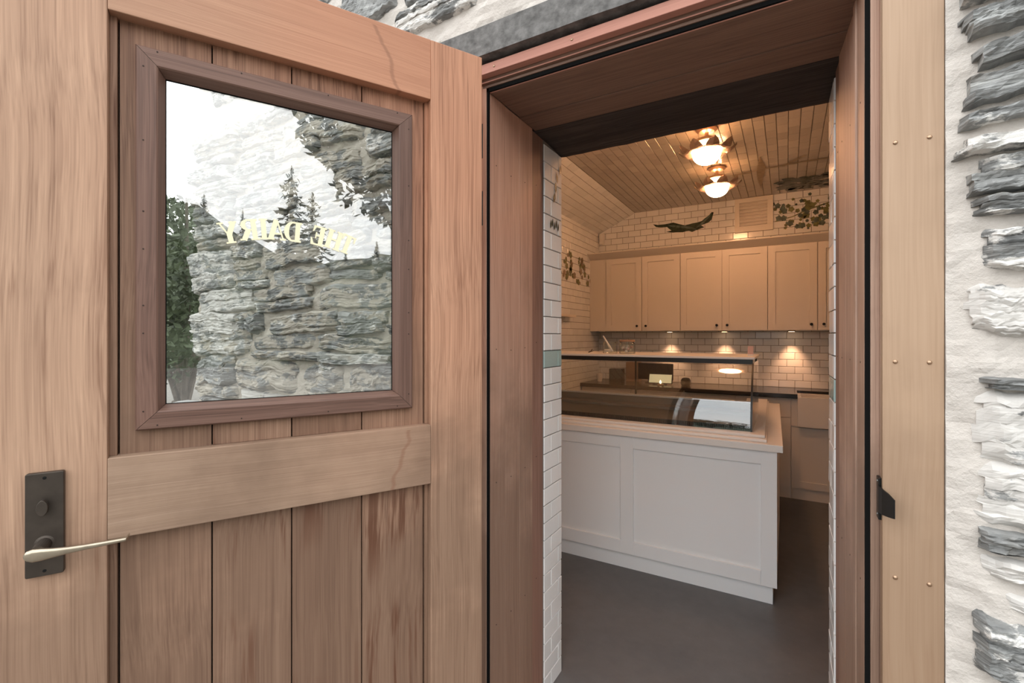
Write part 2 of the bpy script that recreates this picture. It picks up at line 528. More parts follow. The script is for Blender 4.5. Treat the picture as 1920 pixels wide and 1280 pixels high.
C_T = 0.070
def tile_unit():
    """unit tile 1 x 1 x 1 (length, height, thickness), eased edges on the face"""
    e, g = 0.012, 0.024
    vs_ = [(-.5, -.5, 0), (.5, -.5, 0), (.5, .5, 0), (-.5, .5, 0),
           (-.5, -.5, .6), (.5, -.5, .6), (.5, .5, .6), (-.5, .5, .6),
           (-.5 + e, -.5 + g, 1), (.5 - e, -.5 + g, 1), (.5 - e, .5 - g, 1), (-.5 + e, .5 - g, 1)]
    fs = [(0, 1, 5, 4), (1, 2, 6, 5), (2, 3, 7, 6), (3, 0, 4, 7),
          (4, 5, 9, 8), (5, 6, 10, 9), (6, 7, 11, 10), (7, 4, 8, 11), (8, 9, 10, 11)]
    return vs_, fs
TV, TF = tile_unit()
def tile_mesh(mat):
    me = bpy.data.meshes.new('tile')
    me.from_pydata(TV, [], TF)
    me.materials.append(mat)
    return me
TILE_ME = tile_mesh(M['tile'])
TILE_TEAL = tile_mesh(M['tile_teal'])
TILE_SHADED = tile_mesh(M['tile_ceiling'])

def lay_tiles(parent, O, U, V, urange, v0, v1, skip=None, limit=300, start=0.0, teal=None, seed=1, need_door=True, gu=0.0034, base=None):
    """running-bond tiles on the plane O + u*U + v*V; the face looks along U x V"""
    rng = random.Random(seed)
    O, U, V = Vector(O), Vector(U).normalized(), Vector(V).normalized()
    N = U.cross(V).normalized()
    slots = []
    k = 0
    v = v0
    while v < v1 - 0.012:
        vt = min(v + C_T, v1)
        ua, ub = urange(v, vt)
        L = 2 * C_T
        off = start + (L / 2 if k % 2 else 0)
        i = math.floor((ua - off) / L)
        while off + i * L < ub - 0.008:
            a, b = max(ua, off + i * L), min(ub, off + (i + 1) * L)
            i += 1
            if b - a < 0.012: continue
            uc, vc = (a + b) / 2, (v + vt) / 2
            if skip and skip(uc, vc): continue
            slots.append((uc, vc, b - a - gu, vt - v - 0.0034))
        v += C_T
        k += 1
    rank = sorted(slots, key=lambda s: -view_size(O + U * s[0] + V * s[1], need_door))
    single = [s for s in rank[:limit] if view_size(O + U * s[0] + V * s[1], need_door) > 0]
    names = set(id(s) for s in single)
    rest = MB()
    for s in slots:
        rot = Matrix((U, V, N)).transposed().to_4x4()
        wob = Matrix.Rotation(rng.gauss(0, 0.006), 4, 'X') @ Matrix.Rotation(rng.gauss(0, 0.005), 4, 'Y')
        lift = rng.uniform(-0.0003, 0.0005)
        mtx = Matrix.Translation(O + U * s[0] + V * s[1] + N * lift) @ rot @ wob @ Matrix.Diagonal((s[2], s[3], 0.005, 1))
        if id(s) in names:
            me = TILE_TEAL if (teal and teal(s[0], s[1])) else (base or TILE_ME)
            o = bpy.data.objects.new('tile', me)
            link(o, parent)
            o.matrix_local = mtx
        else:
            rest.add([mtx @ Vector(p) for p in TV], TF)
    if rest.v:
        o = rest.build('tile_field', (base or TILE_ME).materials[0], parent, recalc=False)
        o['kind'] = 'stuff'
    return N

# ================================================================ LARGE STRUCTURE
Y_IN = 1.888           # inner face of the thick stone wall
Y_BACK = 5.5
X_L, X_R = -1.98, 1.60
Z_CEIL, Z_SPRING, X_CREASE = 2.905, 2.70, -1.53
JL = -0.848            # face of the left door lining
HEAD = 2.2625          # soffit of the door lining

# ---- ground and hills outside
def ground_mesh():
    m = MB()
    rings = [0.0, 3, 6, 10, 16, 24, 34, 44, 54, 66, 90, 140]
    n = 288
    ridge = lambda a: 7.5 + 2.6 * math.sin(2.3 * a + 0.7) + 1.8 * math.sin(5.1 * a) + 1.0 * math.sin(11 * a + 2) + 8.0 * math.exp(-((math.remainder(a + R(37), 2 * PI)) / R(14)) ** 2) + 2.2 * math.exp(-((math.remainder(a + R(12), 2 * PI)) / R(10)) ** 2)
    for r in rings:
        for k in range(n):
            a = 2 * PI * k / n
            z = -0.02
            if r > 24:
                z += ridge(a) * min(1.0, ((r - 24) / 32.0)) ** 1.3 + noise.noise((r * .2, k * .35, 0)) * 0.7 + abs(noise.noise((r * .3, k * 1.3, 9))) * 1.1
            m.v.append((r * math.cos(a), r * math.sin(a), z))
    for i in range(len(rings) - 1):
        for k in range(n):
            k2 = (k + 1) % n
            m.f.append((i * n + k, i * n + k2, (i + 1) * n + k2, (i + 1) * n + k))
    return m
gm = ground_mesh()
g_in = MB(); g_out = MB()
split = 288 * 5
g_in.v = gm.v; g_in.f = [f for f in gm.f if max(f) < split + 288]
g_out.v = gm.v; g_out.f = [f for f in gm.f if min(f) >= split]
tag(g_in.build('ground', M['gravel'], recalc=False), 'pale gravel ground outside the shop doorway', kind='structure')
tag(g_out.build('hillside', M['hill'], smooth=True, recalc=False), 'bush covered hillside beyond the garden', kind='structure')

# ---- room shell
tag(MB().box(X_L - 0.49, X_R + 0.4, 1.27, Y_BACK + 0.3, -0.12, 0.0).build('floor', M['floor']),
    'dark grey polished concrete floor of the shop', kind='structure')

wall_left = MB().box(X_L - 0.47, X_L, Y_IN, Y_BACK + 0.3, 0, 3.3).build('wall_left', M['grout'])
tag(wall_left, 'white tiled left wall of the shop', kind='structure')
wall_back = MB().box(X_L, X_R + 0.3, Y_BACK, Y_BACK + 0.3, 0, 3.3).build('wall_back', M['grout'])
tag(wall_back, 'white tiled back wall above and below the cupboards', kind='structure')
wall_right = MB().box(X_R, X_R + 0.3, Y_IN, Y_BACK, 0, 3.3).build('wall_right', M['room_plaster'])
tag(wall_right, 'plain right wall of the shop', kind='structure')
cm = MB().box(X_CREASE, X_R, Y_IN, Y_BACK, Z_CEIL, Z_CEIL + 0.3)
cm.hexa([(X_L, Y_IN, Z_SPRING), (X_CREASE, Y_IN, Z_CEIL), (X_CREASE, Y_BACK, Z_CEIL), (X_L, Y_BACK, Z_SPRING)],
        [(X_L, Y_IN, Z_SPRING + .5), (X_CREASE, Y_IN, Z_CEIL + .3), (X_CREASE, Y_BACK, Z_CEIL + .3), (X_L, Y_BACK, Z_SPRING + .5)])
ceiling = cm.build('ceiling', M['grout'])
tag(ceiling, 'glazed tile ceiling with one sloping side', kind='structure')

# ---- thick stone wall with the doorway
wf = empty('wall_front')
tag(wf, 'thick slate rubble wall around the wooden doorway', kind='structure')
XE, ZT = -2.56, 3.7
MB().box(XE + 0.05, -0.892, 1.29, Y_IN, 0, ZT).build('masonry', M['core'], wf)
MB().box(0.24, 3.4, 1.29, Y_IN, 0, ZT).build('masonry', M['core'], wf)
MB().box(-0.892, 0.24, 1.29, Y_IN, 2.42, ZT).build('masonry', M['core'], wf)

def mortar_sheet(name, x0, x1, z0, z1, step, yfun, mat):
    nx = max(2, int((x1 - x0) / step)); nz = max(2, int((z1 - z0) / step))
    m = MB()
    for j in range(nz + 1):
        for i in range(nx + 1):
            x = x0 + (x1 - x0) * i / nx; z = z0 + (z1 - z0) * j / nz
            m.v.append((x, yfun(x, z), z))
    for j in range(nz):
        for i in range(nx):
            a = j * (nx + 1) + i
            m.f.append((a, a + 1, a + nx + 2, a + nx + 1))
    # closed back
    n0 = len(m.v)
    m.v += [(x0, 1.30, z0), (x1, 1.30, z0), (x1, 1.30, z1), (x0, 1.30, z1)]
    m.f += [tuple([n0, n0 + 1] + [i for i in range(nx, -1, -1)]),
            tuple([n0 + 2, n0 + 3] + [nz * (nx + 1) + i for i in range(nx + 1)]),
            tuple([n0 + 3, n0] + [j * (nx + 1) for j in range(nz + 1)]),
            tuple([n0 + 1, n0 + 2] + [j * (nx + 1) + nx for j in range(nz, -1, -1)])]
    return m.build(name, mat, wf, smooth=False, recalc=False)
def n3(x, y, z): return noise.noise((x, y, z))
def y_right(x, z):
    t = min(1.0, max(0.0, (x - 0.278) / 0.06))
    return 1.262 - 0.018 * t + (0.004 + 0.008 * t) * n3(x * 9, 3, z * 11) + 0.0045 * n3(x * 26, 7, z * 34) + 0.002 * n3(x * 60, 7, z * 60)
def y_left(x, z):
    return 1.250 + 0.010 * n3(x * 5, 1, z * 9) + 0.009 * n3(x * 13, 5, z * 30) + 0.004 * n3(x * 38, 5, z * 60)
mortar_sheet('mortar', 0.277, 0.62, 0, ZT, 0.011, y_right, M['mortar_pale'])
mortar_sheet('mortar', 0.62, 3.4, 0, ZT, 0.05, y_right, M['mortar_pale'])
mortar_sheet('mortar', -2.53, -0.985, 0, 2.45, 0.010, y_left, M['mortar_tan'])
mortar_sheet('mortar', -2.53, 0.277, 2.44, ZT, 0.02, y_left, M['mortar_pale'])

def stone_mesh(w, h, d, seed, mat, tilt=0.0, nx=15, crisp=6.0):
    """a slab of split slate: stepped layers with broken ends that sink into the mortar; x centred, z from 0 to h, front at -d"""
    rng = random.Random(seed)
    nl = max(3, min(8, int(h / 0.013) + rng.randint(0, 1)))
    cuts = [0.0] + sorted((i + rng.uniform(0.15, 0.85)) / nl for i in range(nl - 1)) + [1.0]
    rows = []
    skew = rng.uniform(-0.25, 0.25)
    for k in range(nl):
        a, b = cuts[k], cuts[k + 1]
        dep = rng.uniform(0.62, 1.0)
        l = 0.5 * rng.uniform(0.86, 1.0); r = 0.5 * rng.uniform(0.86, 1.0)
        sub = 4 if nx > 20 else 2
        d0 = dep * rng.uniform(0.86, 1.0)
        for q in range(sub):
            g = q / (sub - 1)
            rows.append((a + (b - a) * g, d0 + (dep - d0) * g + (0.05 * math.sin(g * PI) if sub > 2 else 0.0), l, r, k))
    m = MB()
    for (t, dep, l, r, k) in rows:
        v = abs(2 * t - 1)
        for i in range(nx):
            s = i / (nx - 1)
            x = (-l + (l + r) * s) * w
            xs = x / w
            u = abs(2 * xs)
            rim = (u ** crisp + v ** crisp) ** (1.0 / crisp)
            body = max(0.0, 1.0 - max(0.0, rim - (1 - 1.6 / crisp)) * crisp / 1.6)
            wav = noise.noise((xs * 7 + seed, t * 2.0, 2.0))
            fin = noise.noise((xs * 23 + seed, k * 3.1 + t * 4, 2.0)) + (0.6 * noise.noise((xs * 60 + seed, t * 24, 4.0)) if nx > 20 else 0.0)
            y = -(d * dep * (body ** 0.6) * (1 + 0.30 * wav + 0.22 * fin + skew * xs)) + 0.016 * (1 - body)
            dz = h * (0.16 * noise.noise((xs * 4 + seed * 1.7, 1.3, 5.0)) + 0.07 * noise.noise((xs * 14 + seed, k * 1.1, 8.0))) + tilt * x
            m.v.append((x, y, t * h + dz))
        m.v.append((r * w * 0.98, 0.05, t * h + tilt * r * w))
        m.v.append((-l * w * 0.98, 0.05, t * h - tilt * l * w))
    n = nx + 2
    for j in range(len(rows) - 1):
        for i in range(n):
            i2 = (i + 1) % n
            m.f.append((j * n + i, j * n + i2, (j + 1) * n + i2, (j + 1) * n + i))
    m.f.append(tuple(range(n - 1, -1, -1)))
    m.f.append(tuple(range((len(rows) - 1) * n, len(rows) * n)))
    return m.mesh('stone', mat)

def put_stone(x, z, w, h, d, seed, mat, y=1.25, tilt=0.0, crisp=6.0, nx=15):
    o = bpy.data.objects.new('stone', stone_mesh(w, h, d, seed, mat, tilt, nx=nx, crisp=crisp))
    link(o, wf)
    o.location = (x, y, z)
    return o

FAR = dict(v=[], f=[], m=[])
def far_stone(x, z, w, h, d, seed, mi, y=1.25, rz=0.0):
    me = stone_mesh(w, h, d, seed, None)
    mx = Matrix.Translation((x, y, z)) @ Matrix.Rotation(rz, 4, 'Z')
    n0 = len(FAR['v'])
    FAR['v'] += [tuple(mx @ v_.co) for v_ in me.vertices]
    for p in me.polygons:
        FAR['f'].append(tuple(i_ + n0 for i_ in p.vertices)); FAR['m'].append(mi)
    bpy.data.meshes.remove(me)
# stones on the right of the doorway, bottom to top: left end x, low z, high z, cover, tilt
RS = [(0.322, 0.46, 0.56, 2, 0.02), (0.315, 0.58, 0.66, 2, 0), (0.335, 0.69, 0.785, 2, 0.02),
      (0.322, 0.812, 0.918, 1, -0.10), (0.347, 0.937, 0.970, 2, -0.14), (0.331, 0.995, 1.030, 2, -0.10), (0.324, 1.049, 1.088, 1, -0.12),
      (0.318, 1.105, 1.213, 2, -0.05), (0.320, 1.222, 1.345, 2, -0.03), (0.333, 1.358, 1.380, 0, -0.04),
      (0.312, 1.470, 1.548, 2, -0.05), (0.332, 1.588, 1.662, 1, 0.0), (0.318, 1.693, 1.726, 1, 0.02),
      (0.306, 1.735, 1.776, 0, 0.08), (0.327, 1.772, 1.808, 1, 0.06), (0.293, 1.818, 1.850, 1, 0.18),
      (0.303, 1.872, 1.898, 0, 0.14), (0.304, 1.918, 1.975, 0, 0.16), (0.318, 1.982, 2.022, 0, 0.16),
      (0.304, 2.042, 2.092, 0, 0.16), (0.297, 2.108, 2.165, 0, 0.14), (0.31, 2.19, 2.26, 0, 0.1)]
mats = [M['slate'], M['slate_mid'], M['slate_white'], M['slate_tan'], M['slate_grey'], M['slate_pale']]
for i, (xl, za, zb, cv, ti) in enumerate(RS):
    w = 0.22 + 0.14 * ((i * 37) % 10) / 10
    gr_ = (0.0, 0.10, 0.30)[cv] * (zb - za) * 0.5 + 0.0015
    put_stone(xl + w / 2 - 0.012, za - gr_, w, zb - za + 2 * gr_, 0.036 if cv != 2 else 0.028, 100 + i, mats[cv], 1.246, ti * 0.4, (16.0, 11.0, 6.0)[cv], nx=34)
# the rest of the right wall
rng = random.Random(21)
z = 0.06
while z < 3.4:
    h = rng.uniform(0.05, 0.12)
    x = 0.66 + rng.uniform(-0.06, 0.06)
    while x < 3.2:
        w = rng.uniform(0.2, 0.5)
        far_stone(x + w / 2, z, w - 0.02, h * rng.uniform(0.75, 1.0), 0.028, rng.randint(0, 9999), rng.choice((0, 1, 1, 2)), 1.246)
        x += w
    z += h + 0.03
# left wall, seen through the door glass, with its broken end at the corner
rng = random.Random(5)
z = 0.02
while z < 2.40:
    band = rng.uniform(0.06, 0.14)
    x = XE + rng.uniform(-0.035, 0.03)
    first = True
    while x < -1.02:
        w = rng.uniform(0.18, 0.55) if not first else rng.uniform(0.30, 0.55)
        w = min(w, -0.99 - x)
        if w > 0.07:
            split_ = rng.random() < 0.5 and band > 0.085
            hs = [band * rng.uniform(.3, .45), band * 0.5] if split_ else [band * rng.uniform(0.80, 1.05)]
            zz = z + rng.uniform(-.015, .015)
            for hh_ in hs:
                cv = rng.choice((3, 3, 3, 4, 4, 5)) if not first else rng.choice((4, 5, 5, 3))
                put_stone(x + w / 2 + rng.uniform(-.02, .02), zz, w * rng.uniform(.92, 1.08), hh_ * 1.12,
                          rng.uniform(0.016, 0.044) + (0.010 if first else 0), rng.randint(0, 9999), mats[cv], 1.25, rng.uniform(-.06, .06), rng.choice((5.0, 8.0, 12.0)), nx=22)
                zz += hh_ + 0.003
            first = False
        x += w * rng.uniform(0.94, 1.0)
    z += band * 0.96
# end face of the wall at the corner: quoins turning the corner
z = 0.05
while z < 3.5:
    h = rng.uniform(0.07, 0.13)
    far_stone(XE + 0.06, z, 0.62, h, 0.05, rng.randint(0, 9999), rng.choice((0, 1, 2)), 1.60, -PI / 2)
    z += h + 0.012
# above the door
for i, (x, za, w, h, cv, ti) in enumerate([(-1.34, 2.60, 0.30, 0.20, 0, 0.12), (-1.03, 2.505, 0.38, 0.10, 1, 0.05), (-1.62, 2.56, 0.26, 0.14, 1, 0), (-1.02, 2.615, 0.30, 0.09, 1, 0.05),
                                          (-0.72, 2.62, 0.34, 0.09, 1, 0.05), (-0.62, 2.52, 0.36, 0.08, 4, 0.03), (-1.95, 2.52, 0.34, 0.10, 2, 0),
                                          (-2.25, 2.56, 0.3, 0.11, 1, 0), (-0.25, 2.5, 0.4, 0.11, 1, 0), (0.1, 2.62, 0.35, 0.1, 0, 0)]):
    put_stone(x, za, w, h, 0.026, 300 + i, mats[cv], 1.25, ti, 10.0, nx=30)
z = 2.78
while z < 3.55:
    h = rng.uniform(0.06, 0.12)
    x = XE
    while x < 0.45:
        w = rng.uniform(0.2, 0.5)
        far_stone(x + w / 2, z, w - 0.03, h, 0.035, rng.randint(0, 9999), rng.choice((0, 1, 1, 2)), 1.25)
        x += w
    z += h + 0.03
fme = bpy.data.meshes.new('stonework')
fme.from_pydata(FAR['v'], [], FAR['f'])
for q in mats[:3]: fme.materials.append(q)
fme.polygons.foreach_set('material_index', FAR['m'])
o = link(bpy.data.objects.new('stonework', fme), wf)
o['kind'] = 'stuff'

# weathered lintel over the doorway and the old dark beam inside
lm = MB()
nseg = 40
for j, (dy, dz) in enumerate([(0, 0), (0.10, 0), (0.10, 0.088), (0, 0.088)]):
    pass
for i in range(nseg + 1):
    x = -1.32 + 2.3 * i / nseg
    j1, j2 = 0.004 * n3(x * 7, 0, 1), 0.005 * n3(x * 5, 3, 2)
    lm.v += [(x, 1.238 + j1, 2.345 + j2 * 0.4), (x, 1.31, 2.345), (x, 1.31, 2.44), (x, 1.240 - j1, 2.438 + j2)]
for i in range(nseg):
    for k in range(4):
        k2 = (k + 1) % 4
        lm.f.append((i * 4 + k, i * 4 + k2, i * 4 + 4 + k2, i * 4 + 4 + k))
lm.f += [(0, 1, 2, 3), tuple(nseg * 4 + k for k in (3, 2, 1, 0))]
o = lm.build('lintel', M['grey_beam'], wf)
o['label'] = 'weathered grey lintel beam'
bm_ = MB()
nseg = 30
for i in range(nseg + 1):
    x = -0.91 + 1.16 * i / nseg
    j1 = 0.006 * n3(x * 6, 0, 4) + 0.004 * n3(x * 21, 2, 4)
    bm_.v += [(x, 1.637, 2.258 + j1 * .3), (x, 1.76, 2.252 + j1), (x, Y_IN + 0.004, 2.240 + j1 * .8), (x, Y_IN + 0.004, 2.43), (x, 1.637, 2.43)]
for i in range(nseg):
    for k in range(5):
        k2 = (k + 1) % 5
        bm_.f.append((i * 5 + k, i * 5 + k2, i * 5 + 5 + k2, i * 5 + 5 + k))
bm_.f += [(0, 1, 2, 3, 4), tuple(nseg * 5 + k for k in (4, 3, 2, 1, 0))]
o = bm_.build('lintel', M['old_beam'], wf)
o['label'] = 'dark old timber beam'

# tiled reveals of the doorway
lay_tiles(wf, (JL - 0.005, 1.716, 0), (0, 1, 0), (0, 0, 1), lambda a, b: (0.0, Y_IN - 1.716), 0.0, 2.245, start=-0.075,
          teal=lambda u, v: 1.345 < v < 1.42, seed=3, need_door=False, gu=0.0055)
MB().box(JL - 0.05, JL - 0.005, 1.716, Y_IN, 0, 2.30).build('grout_bed', M['grout'], wf)
rv = Vector((0.1196, Y_IN, 0)) - Vector((0.1225, 1.716, 0))
lay_tiles(wf, (0.1196 + 0.006, Y_IN, 0), -rv, (0, 0, 1), lambda a, b: (0.0, rv.length), 0.0, 2.245, start=-0.06,
          teal=lambda u, v: 1.28 < v < 1.36, seed=4, need_door=False, gu=0.0055)
MB().box(0.1285, 0.25, 1.716, Y_IN, 0, 2.30).build('grout_bed', M['grout'], wf)

# tiles of the room
lay_tiles(wall_left, (X_L, 0, 0), (0, 1, 0), (0, 0, 1), lambda a, b: (Y_IN, Y_BACK), 0.0, Z_SPRING, seed=5)
lay_tiles(wall_back, (0, Y_BACK, 0.035), (1, 0, 0), (0, 0, 1),
          lambda a, b: (X_L if a < Z_SPRING - 0.035 else X_L + max(0, a + 0.035 - Z_SPRING) * (X_CREASE - X_L) / (Z_CEIL - Z_SPRING), X_R),
          0.0, Z_CEIL - 0.035, skip=lambda u, v: (v < 0.86 and u < 0.68) or (1.56 < v + .035 < 2.33 and u < 0.66), seed=6)
sl = math.hypot(X_CREASE - X_L, Z_CEIL - Z_SPRING)
lay_tiles(ceiling, (X_CREASE, 0, Z_CEIL), (0, 1, 0), (1, 0, 0), lambda a, b: (Y_IN, Y_BACK), 0.0, X_R - X_CREASE, seed=7, base=TILE_SHADED, limit=200)
lay_tiles(ceiling, (X_L, 0, Z_SPRING), (0, 1, 0), (X_CREASE - X_L, 0, Z_CEIL - Z_SPRING), lambda a, b: (Y_IN, Y_BACK), 0.0, sl, seed=8, limit=100)
MB().box(X_L, -0.892, Y_IN, Y_IN + 0.008, 0, 3.0).build('lining', M['room_plaster'], wf)
MB().box(0.24, X_R, Y_IN, Y_IN + 0.008, 0, 3.0).build('lining', M['room_plaster'], wf)

# ================================================================ DOOR FRAME
fr = empty('trim_1', (0, 0, 0))
tag(fr, 'cedar door frame lining the thick wall with a pale timber facing', kind='structure')
def nail(x, y, z, axis, parent, r=0.0022, mat=None, dome=0.0, sign=-1):
    m = MB()
    if dome:
        m.lathe([(r, 0), (r, sign * dome * .4), (r * .7, sign * dome * .8), (r * .25, sign * dome)], (x, y, z), 12, axis)
        return m.build('screw', mat or M['brass'], parent, smooth=False)
    m.lathe([(r, 0), (r, sign * 0.0006)], (x, y, z), 8, axis)
    return m.build('nail', mat or M['hole'], parent)
# left lining boards
for (ya, yb, dx, zt) in ((1.313, 1.4105, 0.0, HEAD), (1.4125, 1.514, -0.002, HEAD), (1.5155, 1.618, -0.002, HEAD), (1.6195, 1.7155, -0.006, HEAD - 0.004)):
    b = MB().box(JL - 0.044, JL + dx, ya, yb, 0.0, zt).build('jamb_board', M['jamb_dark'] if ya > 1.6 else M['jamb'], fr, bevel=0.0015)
    for zz in (2.05, 1.43, 0.98, 0.5):
        nail(JL + dx, (ya + yb) / 2 - 0.01, zz + 0.02 * math.sin(ya * 70), 'x', b, sign=1)
MB().box(JL - 0.044, JL - 0.026, 1.266, 1.3125, 0.0, 2.297).build('rebate_strip', M['jamb'], fr, bevel=0.001)
MB().box(JL - 0.026, JL - 0.0075, 1.301, 1.3128, 0.0, 2.29).build('rebate_strip', M['jamb'], fr, bevel=0.001)
MB().box(JL - 0.0073, JL - 0.0005, 1.304, 1.3128, 0.0, 2.29).build('weather_seal', M['seal'], fr)
# right lining boards, slightly splayed
def xr(y): return 0.150 + (0.122 - 0.150) * (y - 1.313) / (1.716 - 1.313)
for (ya, yb, dx) in ((1.313, 1.386, 0.0), (1.3875, 1.415, -0.0035), (1.4165, 1.545, 0.002), (1.5465, 1.640, 0.002), (1.6415, 1.7155, 0.005)):
    xa, xb = xr(ya) + dx, xr(yb) + dx
    b = MB().hexa([(xa, ya, 0), (0.24, ya, 0), (0.24, yb, 0), (xb, yb, 0)],
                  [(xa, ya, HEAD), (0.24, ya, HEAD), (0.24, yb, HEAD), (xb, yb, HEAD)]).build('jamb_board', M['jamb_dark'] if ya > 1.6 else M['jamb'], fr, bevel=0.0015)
    if yb - ya > 0.06:
        for zz in (2.0, 1.40, 0.9, 0.45):
            nail((xa + xb) / 2, (ya + yb) / 2, zz, 'x', b)
MB().box(0.176, 0.24, 1.2895, 1.3125, 0.0, 2.297).build('rebate_strip', M['jamb'], fr, bevel=0.001)
MB().box(0.1602, 0.176, 1.300, 1.3128, 0.0, 2.29).build('rebate_strip', M['jamb'], fr, bevel=0.001)
MB().box(0.1508, 0.1600, 1.306, 1.3128, 0.0, 2.29).build('weather_seal', M['seal'], fr)
# head boards
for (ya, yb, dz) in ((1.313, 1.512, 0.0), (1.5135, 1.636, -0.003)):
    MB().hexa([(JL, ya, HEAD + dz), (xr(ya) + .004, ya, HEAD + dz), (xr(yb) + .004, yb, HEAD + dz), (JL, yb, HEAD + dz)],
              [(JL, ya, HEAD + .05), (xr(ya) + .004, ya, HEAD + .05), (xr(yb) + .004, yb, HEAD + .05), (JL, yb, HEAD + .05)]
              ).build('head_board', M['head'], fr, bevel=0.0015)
MB().box(JL - 0.026, 0.1755, 1.2900, 1.3125, 2.2865, 2.32).build('rebate_strip', M['head'], fr, bevel=0.001)
MB().box(JL - 0.02, 0.1700, 1.2888, 1.2899, 2.2862, 2.2895).build('edge_strip', M['head_trim'], fr)
MB().box(JL, 0.150, 1.3105, 1.31295, HEAD - 0.0004, HEAD + 0.0019).build('edge_strip', M['head_trim'], fr)
MB().box(JL - 0.02, 0.170, 1.3005, 1.3122, HEAD + 0.0135, 2.2860).build('rebate_strip', M['head'], fr, bevel=0.001)
MB().box(JL - 0.02, 0.170, 1.304, 1.3128, HEAD + 0.002, HEAD + 0.013).build('weather_seal', M['seal'], fr)
# facing boards
a_head = MB().box(-0.99, 0.1755, 1.262, 1.2890, 2.2985, 2.3305).build('architrave', M['head_trim'], fr, bevel=0.0015)
for xx in (-0.535, 0.02, -0.2, -0.8):
    nail(xx, 1.262, 2.314, 'y', a_head, 0.0038, M['brass'], 0.0028)
a_right = MB().box(0.176, 0.276, 1.2645, 1.2890, 0.0, 2.3305).build('architrave', M['pine'], fr, bevel=0.0018)
a_right['label'] = 'pale timber facing board'
for zz in (1.867, 1.406, 0.952, 0.45, 2.25):
    for xx in (0.1975, 0.2525):
        nail(xx, 1.2645, zz, 'y', a_right, 0.0042, M['brass'], 0.0030)
MB().box(-0.99, -0.8745, 1.2645, 1.2890, 0.0, 2.2980).build('architrave', M['pine'], fr, bevel=0.0018)
# latch keeper on the right rebate
kp = empty('latch_keeper', (0.1765, 1.285, 1.11), parent=fr)
kp['label'] = 'black metal latch keeper with a bent lip'
MB().box(-0.006, 0.0, -0.010, 0.016, -0.045, 0.045).build('plate', M['black_metal'], kp, bevel=0.001)
lip = MB()
pts = [(-0.006, 0.004), (-0.0065, -0.012), (-0.003, -0.030), (0.003, -0.050), (0.010, -0.074)]
hz = [(-0.028, 0.030), (-0.028, 0.029), (-0.027, 0.027), (-0.024, 0.025), (-0.019, 0.019)]
for (px, py), (za, zb) in zip(pts, hz):
    for dx in (0.0, 0.0025):
        lip.v += [(px + dx, py, za), (px + dx, py, zb)]
for i in range(len(pts) - 1):
    a, b = i * 4, i * 4 + 4
    lip.f += [(a, a + 1, b + 1, b), (a + 2, b + 2, b + 3, a + 3), (a, b, b + 2, a + 2), (a + 1, a + 3, b + 3, b + 1)]
e_ = (len(pts) - 1) * 4
lip.f += [(0, 2, 3, 1), (e_, e_ + 1, e_ + 3, e_ + 2)]
lip.build('lip', M['black_metal'], kp)
for zz in (-0.036, 0.036):
    MB().lathe([(0.0028, 0), (0.0028, -0.001), (0.001, -0.0016)], (-0.006, 0.004, zz), 10, 'x').build('screw', M['steel'], kp)
MB().box(JL - 0.04, 0.18, 1.20, 1.715, -0.02, 0.012).build('trim_2', M['cedar'], bevel=0.002)
tag(bpy.data.objects['trim_2'], 'low timber threshold of the doorway', kind='structure')

# ================================================================ OPEN DOOR
door = empty('door_1', (-0.792, 1.182, 0.0), R(-118.05))
tag(door, 'open cedar stable door with glazed upper panel and bronze handle', kind='structure')
def dbox(name, s0, s1, z0, z1, mat, y0=-0.056, y1=0.0, bevel=0.0015, parent=None):
    return MB().box(s0, s1, y0, y1, z0, z1).build(name, mat, parent or door, bevel=bevel)
DT, DB = 2.2975, 0.014
dbox('stile', 0.0, 0.1638, DB, DT, M['cedar_stile'], bevel=0.002)
dbox('stile', 0.8662, 1.030, DB, DT, M['cedar_stile'], bevel=0.002)
dbox('rail', 0.1640, 0.8660, 2.129, DT, M['cedar_rail_top'], y1=-0.0004)
dbox('rail', 0.1642, 0.8660, 1.044, 1.210, M['cedar_rail'], y1=0.0012)
dbox('rail', 0.1640, 0.8660, DB, 0.245, M['cedar_rail'], y1=-0.0004)
bk = MB()
bk.box(0.164, 0.866, -0.052, -0.0465, 0.245, 1.044)
bk.box(0.164, 0.259, -0.052, -0.0465, 1.21, 2.129).box(0.778, 0.866, -0.052, -0.0465, 1.21, 2.129)
bk.box(0.259, 0.778, -0.052, -0.0465, 1.21, 1.305).box(0.259, 0.778, -0.052, -0.0465, 2.032, 2.129)
bk.build('backing_panel', M['hole'], door)
J = [0.1745, 0.348, 0.519, 0.686, 0.852]
G = 0.0014
for i in range(4):       # lower boards
    dbox('board', J[i] + G, J[i + 1] - G, 0.245, 1.044, M['cedar_board'], -0.046, -0.030, 0.0012)
zw0, zw1, sw0, sw1 = 1.305, 2.032, 0.259, 0.778
def board_notched(poly):
    MB().prism(poly, 'y', -0.046, -0.030).build('board', M['cedar_board'], door)
board_notched([(J[0] + G, 1.21), (J[1] - G, 1.21), (J[1] - G, zw0), (sw0, zw0), (sw0, zw1), (J[1] - G, zw1), (J[1] - G, 2.129), (J[0] + G, 2.129)])
board_notched([(J[4] - G, 1.21), (J[4] - G, 2.129), (J[3] + G, 2.129), (J[3] + G, zw1), (sw1, zw1), (sw1, zw0), (J[3] + G, zw0), (J[3] + G, 1.21)])
for i in (1, 2):
    dbox('board', J[i] + G, J[i + 1] - G, 1.21, zw0, M['cedar_board'], -0.046, -0.030, 0.0012)
    dbox('board', J[i] + G, J[i + 1] - G, zw1, 2.129, M['cedar_board'], -0.046, -0.030, 0.0012)
